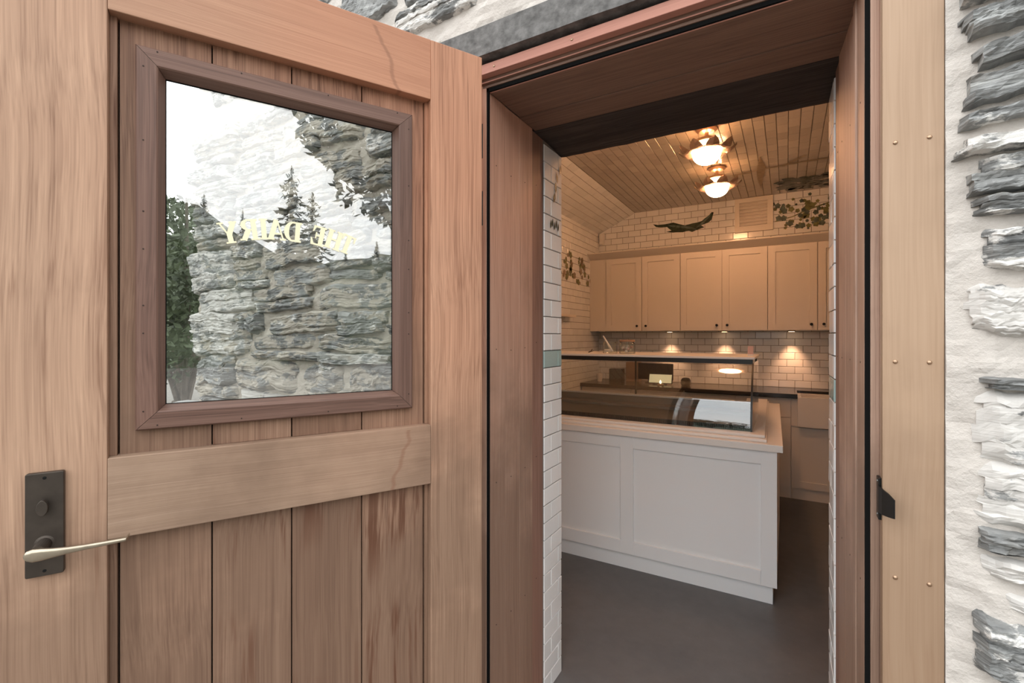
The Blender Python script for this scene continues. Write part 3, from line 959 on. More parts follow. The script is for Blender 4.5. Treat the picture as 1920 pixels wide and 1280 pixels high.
for (za, zb) in ((0.245, 1.044), (1.21, 2.129)):
    dbox('edge_strip', 0.8540, 0.8661, za, zb, M['cedar_board'], -0.046, -0.022, 0.001)
    dbox('edge_strip', 0.1639, 0.1725, za, zb, M['cedar'], -0.046, -0.022, 0.001)
# glazing beads with mitred corners
fo = (0.214, 0.823, 1.260, 2.077)
sec = [(0.0, -0.0305), (0.0, -0.012), (0.003, -0.008), (0.036, -0.008), (0.039, -0.010), (0.050, -0.034), (0.050, -0.042), (0.02, -0.042)]
def corner(o_, c):
    s0, s1, z0, z1 = fo
    return {'bl': (s0 + o_, z0 + o_), 'br': (s1 - o_, z0 + o_), 'tr': (s1 - o_, z1 - o_), 'tl': (s0 + o_, z1 - o_)}[c]
for (c1, c2, mt) in (('bl', 'br', 'bead_x'), ('br', 'tr', 'bead_z'), ('tr', 'tl', 'bead_x'), ('tl', 'bl', 'bead_z')):
    m = MB()
    gap = 0.0005
    for c, oc, sg in ((c1, c2, 1), (c2, c1, -1)):
        for o_, y_ in sec:
            p = corner(o_, c); q = corner(o_, oc)
            d_ = Vector((q[0] - p[0], q[1] - p[1])).normalized() * gap
            m.v.append((p[0] + d_.x, y_, p[1] + d_.y))
    n = len(sec)
    for k in range(n):
        k2 = (k + 1) % n
        m.f.append((k, k2, n + k2, n + k))
    m.f += [tuple(range(n)), tuple(range(2 * n - 1, n - 1, -1))]
    b = m.build('glazing_bead', M[mt], door)
    if mt == 'bead_z':
        ss = 0.809 if c1 == 'tl' or c1 == 'br' and False else 0.226
        ss = 0.226 if (c1, c2) == ('tl', 'bl') else 0.809
        for zz in (2.033, 1.876, 1.725, 1.645, 1.525, 1.466, 1.30):
            nail(ss, -0.008, zz, 'y', b, 0.0017, sign=1)
    else:
        for s_ in (0.785, 0.628, 0.437, 0.258):
            nail(s_, -0.008, 2.070 if c1 == 'tr' else 1.269, 'y', b, 0.0017, sign=1)
pane = MB().box(0.2605, 0.7765, -0.0405, -0.0365, 1.3065, 2.0305).build('glass_pane', M['glass'], door)
gk = MB()
gk.box(0.2600, 0.7770, -0.0363, -0.0346, 2.0245, 2.0310).box(0.2600, 0.7770, -0.0363, -0.0346, 1.3060, 1.3115)
gk.box(0.2600, 0.2658, -0.0363, -0.0346, 1.3115, 2.0245).box(0.7712, 0.7770, -0.0363, -0.0346, 1.3115, 2.0245)
gk.build('gasket', M['seal'], door)
pane['label'] = 'clear glass pane reflecting sky'

# gold lettering, read from outside and so mirrored from this side
def stroke(x0, y0, x1, y1, w):
    d = Vector((x1 - x0, y1 - y0)); n_ = Vector((-d.y, d.x)).normalized() * w / 2
    return [(x0 + n_.x, y0 + n_.y), (x0 - n_.x, y0 - n_.y), (x1 - n_.x, y1 - n_.y), (x1 + n_.x, y1 + n_.y)]
def rect(x0, x1, y0, y1): return [(x0, y0), (x1, y0), (x1, y1), (x0, y1)]
def arc_band(cx, cy, rx, ry, t, a0, a1, n=12):
    """half-round bowl, thick at the side and thin at its ends, as a list of quads"""
    qs = []
    for i in range(n):
        A, B = a0 + (a1 - a0) * i / n, a0 + (a1 - a0) * (i + 1) / n
        def pr(a, inner):
            th = t * (0.35 + 0.65 * abs(math.cos(a)))
            k = th if inner else 0.0
            return (cx + (rx - k) * math.cos(a), cy + (ry - (k if inner else 0) * 0.6) * math.sin(a))
        qs.append([pr(A, 0), pr(B, 0), pr(B, 1), pr(A, 1)])
    return qs
TH, SE = 0.09, 0.075       # thin stroke and serif
def glyph(ch):
    if ch == 'T': return 0.86, [rect(.29, .57, 0, 1), rect(.18, .68, 0, SE), rect(0, .86, 1 - TH, 1), [(0, 1), (0, .68), (.07, .68), (.14, .93)], [(.86, 1), (.72, .93), (.79, .68), (.86, .68)]]
    if ch == 'H': return 1.06, [rect(.09, .37, 0, 1), rect(.69, .97, 0, 1), rect(.3, .72, .46, .55), rect(0, .46, 0, SE), rect(.60, 1.06, 0, SE), rect(0, .46, 1 - SE, 1), rect(.60, 1.06, 1 - SE, 1)]
    if ch == 'E': return 0.86, [rect(.09, .37, 0, 1), rect(0, .80, 0, TH), rect(0, .78, 1 - TH, 1), rect(.3, .60, .46, .55), rect(.53, .61, .34, .67),
                                [(.80, 0), (.86, .34), (.79, .34), (.62, .06)], [(.78, 1), (.62, .94), (.75, .68), (.82, .68)]]
    if ch == 'D': return 1.02, [rect(.09, .37, 0, 1), rect(0, .52, 0, TH), rect(0, .52, 1 - TH, 1)] + arc_band(.48, .5, .54, .5, .29, -PI / 2, PI / 2)
    if ch == 'A': return 1.1, [stroke(.16, .03, .50, .98, .09), stroke(.88, .03, .54, .98, .28), rect(.26, .76, .27, .35), rect(0, .36, 0, SE), rect(.64, 1.1, 0, SE)]
    if ch == 'I': return 0.46, [rect(.09, .37, 0, 1), rect(0, .46, 0, SE), rect(0, .46, 1 - SE, 1)]
    if ch == 'R': return 1.06, [rect(.09, .37, 0, 1), rect(0, .46, 0, SE), rect(0, .52, 1 - TH, 1), rect(.30, .52, .45, .53)] + arc_band(.48, .725, .46, .275, .27, -PI / 2, PI / 2) + \
        [stroke(.53, .50, .84, .03, .27), rect(.74, 1.06, 0, SE)]
    if ch == 'Y': return 1.04, [rect(.38, .66, 0, .50), rect(.26, .78, 0, SE), stroke(.17, .97, .52, .42, .27), stroke(.90, .97, .58, .42, .09), rect(0, .42, 1 - SE, 1), rect(.70, 1.04, 1 - SE, 1)]
LETTERS = [('T', .3848, .2456), ('H', .4177, .2536), ('E', .4560, .2600), ('D', .5157, .2640), ('A', .5530, .2645), ('I', .5804, .2630), ('R', .6123, .2575), ('Y', .6528, .2457)]
LH = 0.050
for ch, s_, zc in LETTERS:
    wdt, qs = glyph(ch)
    ang = (s_ - 0.545) * -2.2
    m = MB()
    for k, q in enumerate(qs):
        lay = 0.00012 * k
        p2 = []
        for (x, y) in q:
            lx, ly = (x - wdt / 2) * LH * 0.78, (y - 0.5) * LH
            rx_, ry_ = lx * math.cos(ang) - ly * math.sin(ang), lx * math.sin(ang) + ly * math.cos(ang)
            p2.append((s_ + rx_, CAM_H + zc - 0.003 + ry_))
        m.prism(p2, 'y', -0.0365, -0.0358 + lay * 0.2)
    m.build('letter', M['gold'], pane)

# handle set
lp = MB()
lp.prism([(0.9315, 1.000), (0.9825, 1.000), (0.9845, 1.002), (0.9845, 1.196), (0.9825, 1.198), (0.9315, 1.198), (0.9295, 1.196), (0.9295, 1.002)], 'y', 0.0, 0.0125)
lock = lp.build('lock_plate', M['bronze'], door, bevel=0.0015)
lock['label'] = 'dark bronze lock plate'
for zz in (1.188, 1.010):
    MB().lathe([(0.0030, 0.0123), (0.0030, 0.0130), (0.001, 0.0132)], (0.957, 0, zz), 10, 'y').build('screw', M['black_metal'], lock)
MB().lathe([(0.0085, 0.009), (0.0085, 0.013), (0.006, 0.0135), (0.006, 0.020)], (0.957, 0, 1.130), 16, 'y').build('turn_collar', M['bronze'], lock, smooth=False)
tp = [(0.957 + 0.0085 * math.cos(a) * (1 if abs(math.sin(a)) < .8 else .9), 1.134 + 0.0155 * math.sin(a)) for a in [2 * PI * k / 20 for k in range(20)]]
MB().prism(tp, 'y', 0.019, 0.030).build('thumb_turn', M['bronze'], lock, bevel=0.0012)
lv = empty('lever_handle', (0, 0, 0), parent=lock)
lv['label'] = 'pale bronze lever'
MB().lathe([(0.0165, 0.009), (0.0165, 0.012), (0.0115, 0.014), (0.0105, 0.050), (0.011, 0.056)], (0.957, 0, 1.062), 20, 'y').build('spindle', M['bronze'], lv, smooth=False)
lm_ = MB()
stations = [(0.9735, 0.0605, 1.0595, .0035, .0030), (0.970, 0.0605, 1.0595, .0085, .0050), (0.962, 0.0605, 1.0590, .0118, .0058), (0.950, 0.0605, 1.0585, .0112, .0056), (0.935, 0.0605, 1.0580, .0088, .0050),
            (0.915, 0.0605, 1.0580, .0065, .0048), (0.890, 0.0605, 1.0582, .0052, .0048), (0.860, 0.0605, 1.0588, .0044, .0050), (0.835, 0.0600, 1.0592, .0040, .0055), (0.829, 0.0585, 1.0594, .0040, .0075),
            (0.8265, 0.0520, 1.0600, .0045, .0120), (0.8255, 0.0470, 1.0605, .0040, .0090)]
ns = 14
for (s_, y_, z_, hz_, hy_) in stations:
    for k in range(ns):
        a = 2 * PI * k / ns
        ca, sa = math.cos(a), math.sin(a)
        lm_.v.append((s_, y_ + hy_ * math.copysign(abs(ca) ** .7, ca), z_ + hz_ * math.copysign(abs(sa) ** .8, sa)))
for i in range(len(stations) - 1):
    for k in range(ns):
        k2 = (k + 1) % ns
        lm_.f.append((i * ns + k, i * ns + k2, (i + 1) * ns + k2, (i + 1) * ns + k))
lm_.f += [tuple(range(ns)), tuple(range(len(stations) * ns - 1, (len(stations) - 1) * ns - 1, -1))]
lm_.build('grip', M['lever'], lv, smooth=True)
for zz in (1.997, 1.794, 0.30):
    hg = MB().box(-0.0035, 0.0, -0.036, -0.002, zz, zz + 0.103).build('hinge', M['black_metal'], door)
    MB().lathe([(0.006, zz), (0.006, zz + 0.103)], (-0.006, -0.048, 0), 10).build('knuckle', M['black_metal'], hg)

# ================================================================ SHOP COUNTER
ct = empty('shop_counter', (-1.0, 2.91, 0.0))
tag(ct, 'long white panelled shop counter with stepped pale ledge', 'counter')
def part(m, name, mat, root, bevel=0.0, smooth=False, parent=None):
    o = m.build(name, mat, None, bevel, smooth)
    par = parent or root
    o.parent = par
    loc = Vector(root.location)
    if root.rotation_euler.z == 0:
        o.location = -loc if parent is None else (0, 0, 0)
    return o
XC0, XC1 = X_L + 0.006, -0.0447
part(MB().box(XC0, XC1 - 0.001, 2.926, 4.0, 0.10, 0.838), 'carcass', M['white_paint'], ct)
part(MB().box(XC0, -0.0655, 2.935, 3.98, 0.0, 0.0995), 'kickboard', M['white_paint'], ct)
stiles = [(-1.974, -1.900), (-1.68, -1.605), (-0.905, -0.824), (-0.122, XC1)]
for (a, b) in stiles:
    part(MB().box(a, b, 2.910, 2.926, 0.1005, 0.838), 'stile', M['white_paint'], ct, 0.001)
for i in range(3):
    a, b = stiles[i][1], stiles[i + 1][0]
    part(MB().box(a, b, 2.9105, 2.926, 0.1005, 0.180), 'rail', M['white_paint'], ct, 0.001)
    part(MB().box(a, b, 2.9105, 2.926, 0.761, 0.838), 'rail', M['white_paint'], ct, 0.001)
    part(MB().box(a + .0005, b - .0005, 2.922, 2.9262, 0.1805, 0.7605), 'panel', M['white_paint'], ct)
def ledge(y0, x_r0, x_r1, z0, z1, inner):
    """one board of the stepped ledge: along the front and back along the right-hand end"""
    p = [(XC0, y0), (x_r0, y0), (x_r1, 4.70), (x_r1 - inner, 4.70), (x_r0 - inner, 3.30), (XC0, 3.30)]
    return part(MB().prism(p, 'z', z0, z1), 'ledge', M['ledge'], ct, 0.002)
ledge(2.888, -0.017, -0.053, 0.8382, 0.8760, 0.24)
ledge(2.936, -0.094, -0.135, 0.8765, 0.8920, 0.17)
ledge(2.975, -0.104, -0.146, 0.8925, 0.9080, 0.16)
part(MB().hexa([(-0.30, 4.0, 0.10), (-0.0455, 4.0, 0.10), (-0.078, 4.69, 0.10), (-0.30, 4.69, 0.10)],
               [(-0.30, 4.0, 0.838), (-0.0455, 4.0, 0.838), (-0.078, 4.69, 0.838), (-0.30, 4.69, 0.838)]), 'end_return', M['white_paint'], ct)
part(MB().hexa([(-0.30, 4.0, 0.0), (-0.066, 4.0, 0.0), (-0.098, 4.69, 0.0), (-0.30, 4.69, 0.0)],
               [(-0.30, 4.0, 0.0995), (-0.066, 4.0, 0.0995), (-0.098, 4.69, 0.0995), (-0.30, 4.69, 0.0995)]), 'kickboard', M['white_paint'], ct)

# ---- glass display case on the counter
dc = empty('display_case', (-1.08, 3.3, 0.908))
tag(dc, 'curved glass display case standing on the white counter', 'display case')
XD0, XD1 = -1.955, -0.178
prof = []
y_, z_ = 3.042, 0.909
N_ = 22
H_ = 1.296 - 0.909
for i in range(N_ + 1):
    prof.append((y_, z_))
    th = R(4.5 + 37.0 * (i + 0.5) / N_)
    dz = H_ / N_
    y_ += math.tan(th) * dz; z_ += dz
YT = prof[-1][0]
m = MB()
for rep_ in range(2):            # faces, then the ground edges with vertices of their own so the faces stay true
    for dy in (0.0, 0.006):
        for (py, pz) in prof:
            m.v += [(XD0, py + dy, pz), (XD1, py + dy, pz)]
k = len(prof)
for i in range(k - 1):
    a = 2 * i
    m.f.append((a, a + 1, a + 3, a + 2))
    b = 2 * k + 2 * i
    m.f.append((b, b + 2, b + 3, b + 1))
    a += 4 * k; b += 4 * k
    m.f.append((a, a + 2, b + 2, b)); m.f.append((a + 1, b + 1, b + 3, a + 3))
part(m, 'front_glass', M['case_glass'], dc, smooth=True)
part(MB().box(XD0 - 0.006, XD1 + 0.012, YT - 0.012, 3.80, 1.318, 1.332), 'top_shelf', M['ledge'], dc, 0.002)
part(MB().box(XD0, XD1, YT - 0.004, YT + 0.022, 1.288, 1.3178), 'top_rail', M['dark_frame'], dc, 0.001)
# right end: glass with dark edge strip following the curve
m = MB()
poly = [(p[0] + .006, p[1]) for p in prof] + [(3.76, prof[-1][1]), (3.76, 0.909)]
m.prism(poly, 'x', XD1 + 0.0005, XD1 + 0.006)
part(m, 'end_glass', M['case_glass'], dc)
m = MB()
for (py, pz) in prof:
    m.v += [(XD1 - 0.004, py - 0.003, pz), (XD1 + 0.0065, py - 0.003, pz), (XD1 + 0.0065, py + 0.004, pz), (XD1 - 0.004, py + 0.004, pz)]
for i in range(k - 1):
    for q in range(4):
        q2 = (q + 1) % 4
        m.f.append((i * 4 + q, i * 4 + q2, i * 4 + 4 + q2, i * 4 + 4 + q))
m.f += [(0, 1, 2, 3), tuple((k - 1) * 4 + q for q in (3, 2, 1, 0))]
part(m, 'edge_strip', M['dark_frame'], dc)
part(MB().box(XD0, XD1 - 0.002, 3.055, 3.74, 0.9085, 0.916), 'deck', M['case_deck'], dc)
gr = part(MB().box(XD0, XD1 - 0.002, 3.052, 3.060, 0.9085, 0.938), 'air_grille', M['black_plastic'], dc)
bars = MB()
x = XD0 + 0.01
while x < XD1 - 0.01:
    bars.box(x, x + 0.004, 3.0475, 3.053, 0.912, 0.936)
    x += 0.012
ob = part(bars, 'grille_bar', M['black_metal'], dc, parent=gr)
ob['kind'] = 'stuff'
part(MB().box(XD0, XD1 - 0.002, 3.742, 3.752, 0.9085, 0.985), 'rear_panel', M['case_in'], dc)
part(MB().box(XD0, XD1 - 0.002, 3.722, 3.775, 0.9855, 0.997), 'rear_sill', M['ledge'], dc, 0.001)
part(MB().box(XD0, XD1 - 0.002, 3.60, 3.7415, 0.9165, 0.935), 'rear_step', M['case_in'], dc)
for xx in (XD0 + 0.012, -1.05, XD1 - 0.016):
    part(MB().box(xx, xx + 0.012, 3.757, 3.769, 0.9975, 1.3175), 'post', M['dark_frame'], dc)

# ================================================================ CUPBOARDS AT THE BACK
def shaker(m, x0, x1, yf, z0, z1, fw=0.062):
    """door with a recessed panel; face at yf, 20 mm thick"""
    m.box(x0, x1, yf + 0.011, yf + 0.020, z0, z1)
    m.box(x0, x0 + fw, yf, yf + 0.0111, z0, z1).box(x1 - fw, x1, yf, yf + 0.0111, z0, z1)
    m.box(x0 + fw, x1 - fw, yf, yf + 0.0111, z0, z0 + fw).box(x0 + fw, x1 - fw, yf, yf + 0.0111, z1 - fw, z1)
    return m
def knob(x, yf, z, root, parent):
    m = MB().lathe([(0.006, 0.0), (0.006, -0.012), (0.0125, -0.016), (0.0125, -0.024), (0.008, -0.027)], (x, yf, z), 14, 'y')
    o = m.build('knob', M['black_metal'], parent)
    return o
YC = 5.18
UX = [-1.777 + 0.4046 * i for i in range(7)]
UZ0, UZ1 = 1.516, 2.334
ulabels = ['leftmost cream wall cupboard pair, next to the left tiled wall',
           'middle cream wall cupboard pair above the display case',
           'rightmost cream wall cupboard pair, partly hidden by the door lining']
for c in range(3):
    x0, x1 = UX[2 * c], UX[2 * c + 2]
    root = empty('wall_cupboard', ((x0 + x1) / 2, YC, UZ0))
    tag(root, ulabels[c], 'cupboard', 'cream wall cupboards')
    part(MB().box(x0 + .0005, x1 - .0005, YC + 0.021, Y_BACK - 0.001, UZ0, UZ1), 'carcass', M['cream_paint'], root)
    for d_ in range(2):
        a, b = UX[2 * c + d_] + 0.003, UX[2 * c + d_ + 1] - 0.003
        dr = part(shaker(MB(), a, b, YC, UZ0 + 0.002, UZ1 - 0.004), 'door', M['cream_paint'], root)
        knob(b - 0.045 if d_ == 0 else a + 0.045, YC, UZ0 + 0.055, root, dr)
filler = MB().box(X_L + 0.006, UX[0] - 0.001, YC + 0.012, YC + 0.03, UZ0, UZ1).build('filler_panel', M['cream_paint'])
tag(filler, 'narrow cream filler panel between cupboards and left wall', 'panel')
cn = MB()
cn.prism([(YC + 0.019, 2.3345), (YC - 0.080, 2.392), (YC - 0.080, 2.400), (Y_BACK - 0.001, 2.400), (Y_BACK - 0.001, 2.3345)], 'x', X_L + 0.006, UX[6])
tag(cn.build('cornice', M['cream_paint']), 'projecting cream cornice along the top of the wall cupboards', 'cornice')
# under-cupboard lights
for i, (xx, lb) in enumerate(((-1.12, 'leftmost small round light under the wall cupboards'),
                              (-0.565, 'middle small round light under the wall cupboards'),
                              (0.041, 'rightmost small round light under the wall cupboards'))):
    pk = empty('cupboard_light', (xx, 5.40, UZ0))
    tag(pk, lb, 'light', 'lights under the wall cupboards')
    MB().lathe([(0.034, -0.0005), (0.034, -0.010), (0.028, -0.011)], n=20).build('housing', M['steel'], pk)
    MB().lathe([(0.026, -0.0112), (0.026, -0.0125)], n=20).build('lens', M['puck'], pk)
    ld = bpy.data.lights.new('cupboard_spot', 'SPOT')
    ld.energy = PUCK_W; ld.color = (1.0, 0.50, 0.26); ld.spot_size = R(76); ld.spot_blend = 0.8; ld.shadow_soft_size = 0.02
    lo = bpy.data.objects.new('beam', ld)
    link(lo, pk)
    lo.location = (0, 0.0, -0.018)

# base cupboards, worktop and sink
YB = 4.925
bx = [-1.974, -1.42, -0.87, -0.42, 0.033, 0.70]
blabels = ['first cream base cupboard from the left wall', 'second cream base cupboard from the left wall', 'third cream base cupboard from the left wall',
           'cream base cupboard just left of the sink unit', 'cream base cupboard under the white sink']
for i in range(5):
    x0, x1 = bx[i], bx[i + 1]
    root = empty('base_cupboard', ((x0 + x1) / 2, YB, 0.0))
    tag(root, blabels[i], 'cupboard', 'cream base cupboards')
    top = 0.905 if i < 4 else 0.66
    part(MB().box(x0 + .0005, x1 - .0005, YB + 0.021, Y_BACK - 0.008, 0.10, top), 'carcass', M['cream_paint'], root)
    part(MB().box(x0 + .0005, x1 - .0005, 4.945, 4.965, 0.0, 0.0995), 'kickboard', M['cream_paint'], root)
    if i < 4:
        d1 = part(shaker(MB(), x0 + .002, x1 - .002, YB, 0.103, 0.725) if i != 3 else MB().box(x0 + .002, x1 - .002, YB, YB + .02, 0.103, 0.725), 'door', M['cream_paint'], root)
        d2 = part(MB().box(x0 + .002, x1 - .002, YB, YB + 0.020, 0.729, 0.902), 'drawer', M['cream_paint'], root, 0.001)
        if i != 3:
            knob(x1 - 0.05, YB, 0.68, root, d1); knob((x0 + x1) / 2, YB, 0.815, root, d2)
    else:
        d1 = part(shaker(MB(), x0 + .002, 0.366, YB, 0.103, 0.645), 'door', M['cream_paint'], root)
        knob(0.325, YB, 0.605, root, d1)
        d2 = part(shaker(MB(), 0.369, x1 - .002, YB, 0.103, 0.645), 'door', M['cream_paint'], root)
        knob(0.41, YB, 0.605, root, d2)
wt = MB()
wt.prism([(X_L + .006, 4.885), (0.083, 4.885), (0.083, 5.235), (0.70, 5.235), (0.70, Y_BACK - 0.006), (X_L + .006, Y_BACK - 0.006)], 'z', 0.906, 0.945)
tag(wt.build('worktop', M['black_top'], bevel=0.002), 'black stone worktop along the back wall', 'worktop')
sf = MB().box(0.0335, 0.0840, YB + 0.004, 5.23, 0.6605, 0.9055).build('filler_panel', M['cream_paint'])
tag(sf, 'narrow cream filler panel left of the white sink', 'panel')
sk = empty('sink', (0.385, 5.04, 0.66))
tag(sk, 'white ceramic apron sink set into the black worktop', 'sink')
s0, s1 = 0.0845, 0.695
m = MB()
m.box(s0, s1, 4.875, 4.90, 0.6605, 0.920).box(s0, s1, 5.20, 5.225, 0.6605, 0.920)
m.box(s0, s0 + 0.025, 4.90, 5.20, 0.6605, 0.920).box(s1 - 0.025, s1, 4.90, 5.20, 0.6605, 0.920)
m.box(s0 + .025, s1 - .025, 4.90, 5.20, 0.6605, 0.70)
part(m, 'basin', M['ceramic'], sk)
part(MB().lathe([(0.03, 0.7005), (0.03, 0.704), (0.012, 0.7045)], (0.39, 5.05, 0), 16), 'drain', M['steel'], sk)
tap = empty('tap', (0.39, 5.30, 0.945))
tag(tap, 'dark tap behind the white sink', 'tap')
MB().lathe([(0.024, 0.0005), (0.024, 0.03), (0.014, 0.035)], n=16).build('base', M['black_metal'], tap)
MB().tube([(0, 0, .03), (0, 0, .26), (0, -.03, .31), (0, -.09, .33), (0, -.15, .30), (0, -.16, .25)], 0.011, 10).build('spout', M['black_metal'], tap, smooth=True)
MB().tube([(0, 0, .07), (.05, 0, .09)], 0.006, 8).build('lever', M['black_metal'], tap)
sh = empty('wall_shelf', (X_L + 0.006, 4.0, 1.655))
tag(sh, 'narrow shelf projecting from the left tiled wall', 'shelf')
MB().box(0.0, 0.075, -0.75, 0.60, 0, 0.026).build('board', M['cream_paint'], sh, bevel=0.001)
for yy in (-0.6, 0.35):
    MB().prism([(0.0, -0.07), (0.012, -0.07), (0.06, -0.001), (0.0, -0.001)], 'y', yy, yy + 0.015).build('bracket', M['cream_paint'], sh)

# ================================================================ THINGS IN THE SHOP
# ceiling lamps with a ring of metal petals
def make_lamp():
    root = empty('ceiling_lamp', (0, 0, 0))
    MB().lathe([(0.070, -0.001), (0.070, -0.012), (0.050, -0.024), (0.02, -0.028)], n=24).build('canopy', M['petal'], root)
    MB().lathe([(0.014, -0.026), (0.014, -0.150)], n=12).build('stem', M['petal'], root)
    MB().lathe([(0.030, -0.072), (0.074, -0.078), (0.080, -0.092), (0.076, -0.098), (0.030, -0.094)], n=28).build('collar', M['petal'], root)
    MB().lathe([(0.066, -0.104), (0.070, -0.112), (0.066, -0.132)], n=28).build('light_ring', M['glow_ring'], root)
    MB().lathe([(0.100, -0.150), (0.125, -0.158), (0.125, -0.163), (0.060, -0.152), (0.060, -0.142)], n=36).build('dish', M['petal'], root, smooth=False)
    pm = MB()
    L, Wd = 0.118, 0.050
    rows = 7
    for i in range(rows + 1):
        t_ = i / rows
        r = 0.085 + L * t_ * (1 - 0.10 * t_)
        h = -0.160 - 0.014 * math.sin(t_ * PI) + 0.030 * max(0.0, t_ - 0.45) ** 1.5 * 2.4
        w = Wd * (0.62 + 0.55 * t_) * (1 - t_ ** 4) + 0.002
        for dz in (0.0, -0.002):
            for j in (-1, 0, 1):
                pm.v.append((r, j * w, h + (0.012 * abs(j)) * t_ + dz))
    for i in range(rows):
        a, b = i * 6, i * 6 + 6
        for j in (0, 1):
            pm.f.append((a + j, a + j + 1, b + j + 1, b + j))
            pm.f.append((a + 3 + j, b + 3 + j, b + 4 + j, a + 4 + j))
        pm.f.append((a, b, b + 3, a + 3)); pm.f.append((a + 2, a + 5, b + 5, b + 2))
    pm.f += [(0, 3, 4, 1), (1, 4, 5, 2)]
    e0 = rows * 6
    pm.f += [(e0, e0 + 1, e0 + 4, e0 + 3), (e0 + 1, e0 + 2, e0 + 5, e0 + 4)]
    pme = pm.mesh('petal', M['petal'])
    for k_ in range(9):
        p = bpy.data.objects.new('petal', pme)
        link(p, root)
        p.rotation_euler = (0.0, 0.0, 2 * PI * (k_ + 0.3) / 9)
    gp = [(0.094, -0.166)]
    for i in range(1, 9):
        a = i / 8 * PI / 2
        gp.append((0.094 * math.cos(a) ** 0.9 + 0.0005, -0.166 - 0.082 * math.sin(a)))
    MB().lathe(gp, n=28).build('globe', M['glow'], root, smooth=True)
    ld = bpy.data.lights.new('bulb', 'POINT')
    ld.energy = LAMP_W; ld.color = WARM; ld.shadow_soft_size = 0.035
    lo = bpy.data.objects.new('bulb', ld)
    link(lo, root)
    lo.location = (0, 0, -0.050)
    return root
lamp = make_lamp()
lamp_spots = [((-0.48, 3.51), 'glowing flower-shaped ceiling lamp nearer the doorway'),
              ((-0.515, 4.37), 'glowing flower-shaped ceiling lamp nearer the cupboards'),
              ((-0.45, 2.62), 'flower-shaped ceiling lamp behind the beam, mirrored in the display glass')]
for i, ((x, y), lb) in enumerate(lamp_spots):
    o = lamp if i == 0 else copy_tree(lamp)
    o.location = (x, y, Z_CEIL - 0.006)
    tag(o, lb, 'lamp', 'flower-shaped ceiling lamps')

# louvred vent on the back wall
vt = empty('vent_grille', (-0.295, Y_BACK - 0.006, 2.545))
tag(vt, 'cream louvred vent high on the tiled back wall', 'vent')
hw, hh = 0.177, 0.352
MB().box(-hw, hw, -0.006, 0.0, 0, hh).build('backing', M['cream_paint'], vt)
for (a, b, c, d_) in ((-hw, hw, 0, 0.062), (-hw, hw, hh - 0.045, hh)):
    MB().box(a, b, -0.022, -0.0062, c, d_).build('rail', M['cream_paint'], vt, bevel=0.001)
for (a, b) in ((-hw, -hw + 0.045), (hw - 0.055, hw)):
    MB().box(a, b, -0.022, -0.0062, 0.0622, hh - 0.0452).build('stile', M['cream_paint'], vt, bevel=0.001)
sl_me = MB().prism([(-0.0065, 0.0), (-0.0065, 0.034), (-0.019, 0.012), (-0.019, 0.004)], 'x', -hw + 0.0455, hw - 0.0555).mesh('slat', M['cream_paint'])
for k_ in range(7):
    s_ = bpy.data.objects.new('slat', sl_me)
    link(s_, vt)
    s_.location = (0, 0, 0.064 + k_ * 0.0345)
# motion sensor
ms = empty('motion_sensor', (X_L + 0.045, Y_BACK - 0.006, 2.565))
tag(ms, 'small white motion sensor in the corner above the cupboards', 'sensor')
MB().prism([(-0.034, 0.0), (-0.022, -0.040), (0.022, -0.040), (0.034, 0.0)], 'z', 0.0, 0.13).build('casing', M['white_plastic'], ms, bevel=0.005)
MB().box(-0.016, 0.016, -0.043, -0.0402, 0.03, 0.07).build('lens', M['ledge'], ms, bevel=0.002)

# painted murals on the tiles
M['ink_green'] = plain('mural_dark_green', (0.030, 0.045, 0.030), 0.25, var=0.5, varscale=40)
M['ink_leaf'] = plain('mural_leaf_green', (0.17, 0.175, 0.075), 0.25, var=0.5, varscale=25)
M['ink_blue'] = plain('mural_blue_green', (0.085, 0.115, 0.095), 0.25, var=0.6, varscale=25)
M['ink_brown'] = plain('mural_brown', (0.21, 0.155, 0.085), 0.3, var=0.4, varscale=20)
def decal(name, polys, to3, mat, parent):
    m = MB()
    for i, p in enumerate(polys):
        m.add([to3(q[0], q[1], 0.0002 * (i % 5)) for q in p], [tuple(range(len(p)))])
    return m.build(name, mat, parent, recalc=False)
def leaf(cx, cy, ln, ang, w=0.45):
    pts = [(0, 0), (.25, w * .8), (.5, w), (.8, w * .45), (1, 0), (.8, -w * .45), (.5, -w), (.25, -w * .8)]
    ca, sa = math.cos(ang), math.sin(ang)
    return [(cx + ln * (px * ca - py * sa * .6), cy + ln * (px * sa + py * ca * .6)) for px, py in pts]
def ivy_leaf(cx, cy, r, ang):
    out = []
    for k_ in range(10):
        a = ang + 2 * PI * k_ / 10
        rr = r * (1.0 if k_ % 2 == 0 else 0.74)
        out.append((cx + rr * math.cos(a), cy + rr * math.sin(a)))
    return out
def back3(x, z, e): return (x, Y_BACK - 0.0078 - e, z)
def left3(y, z, e): return (X_L + 0.0078 + e, y, z)
def ceil3(x, y, e): return (x, y, Z_CEIL - 0.0078 - e)
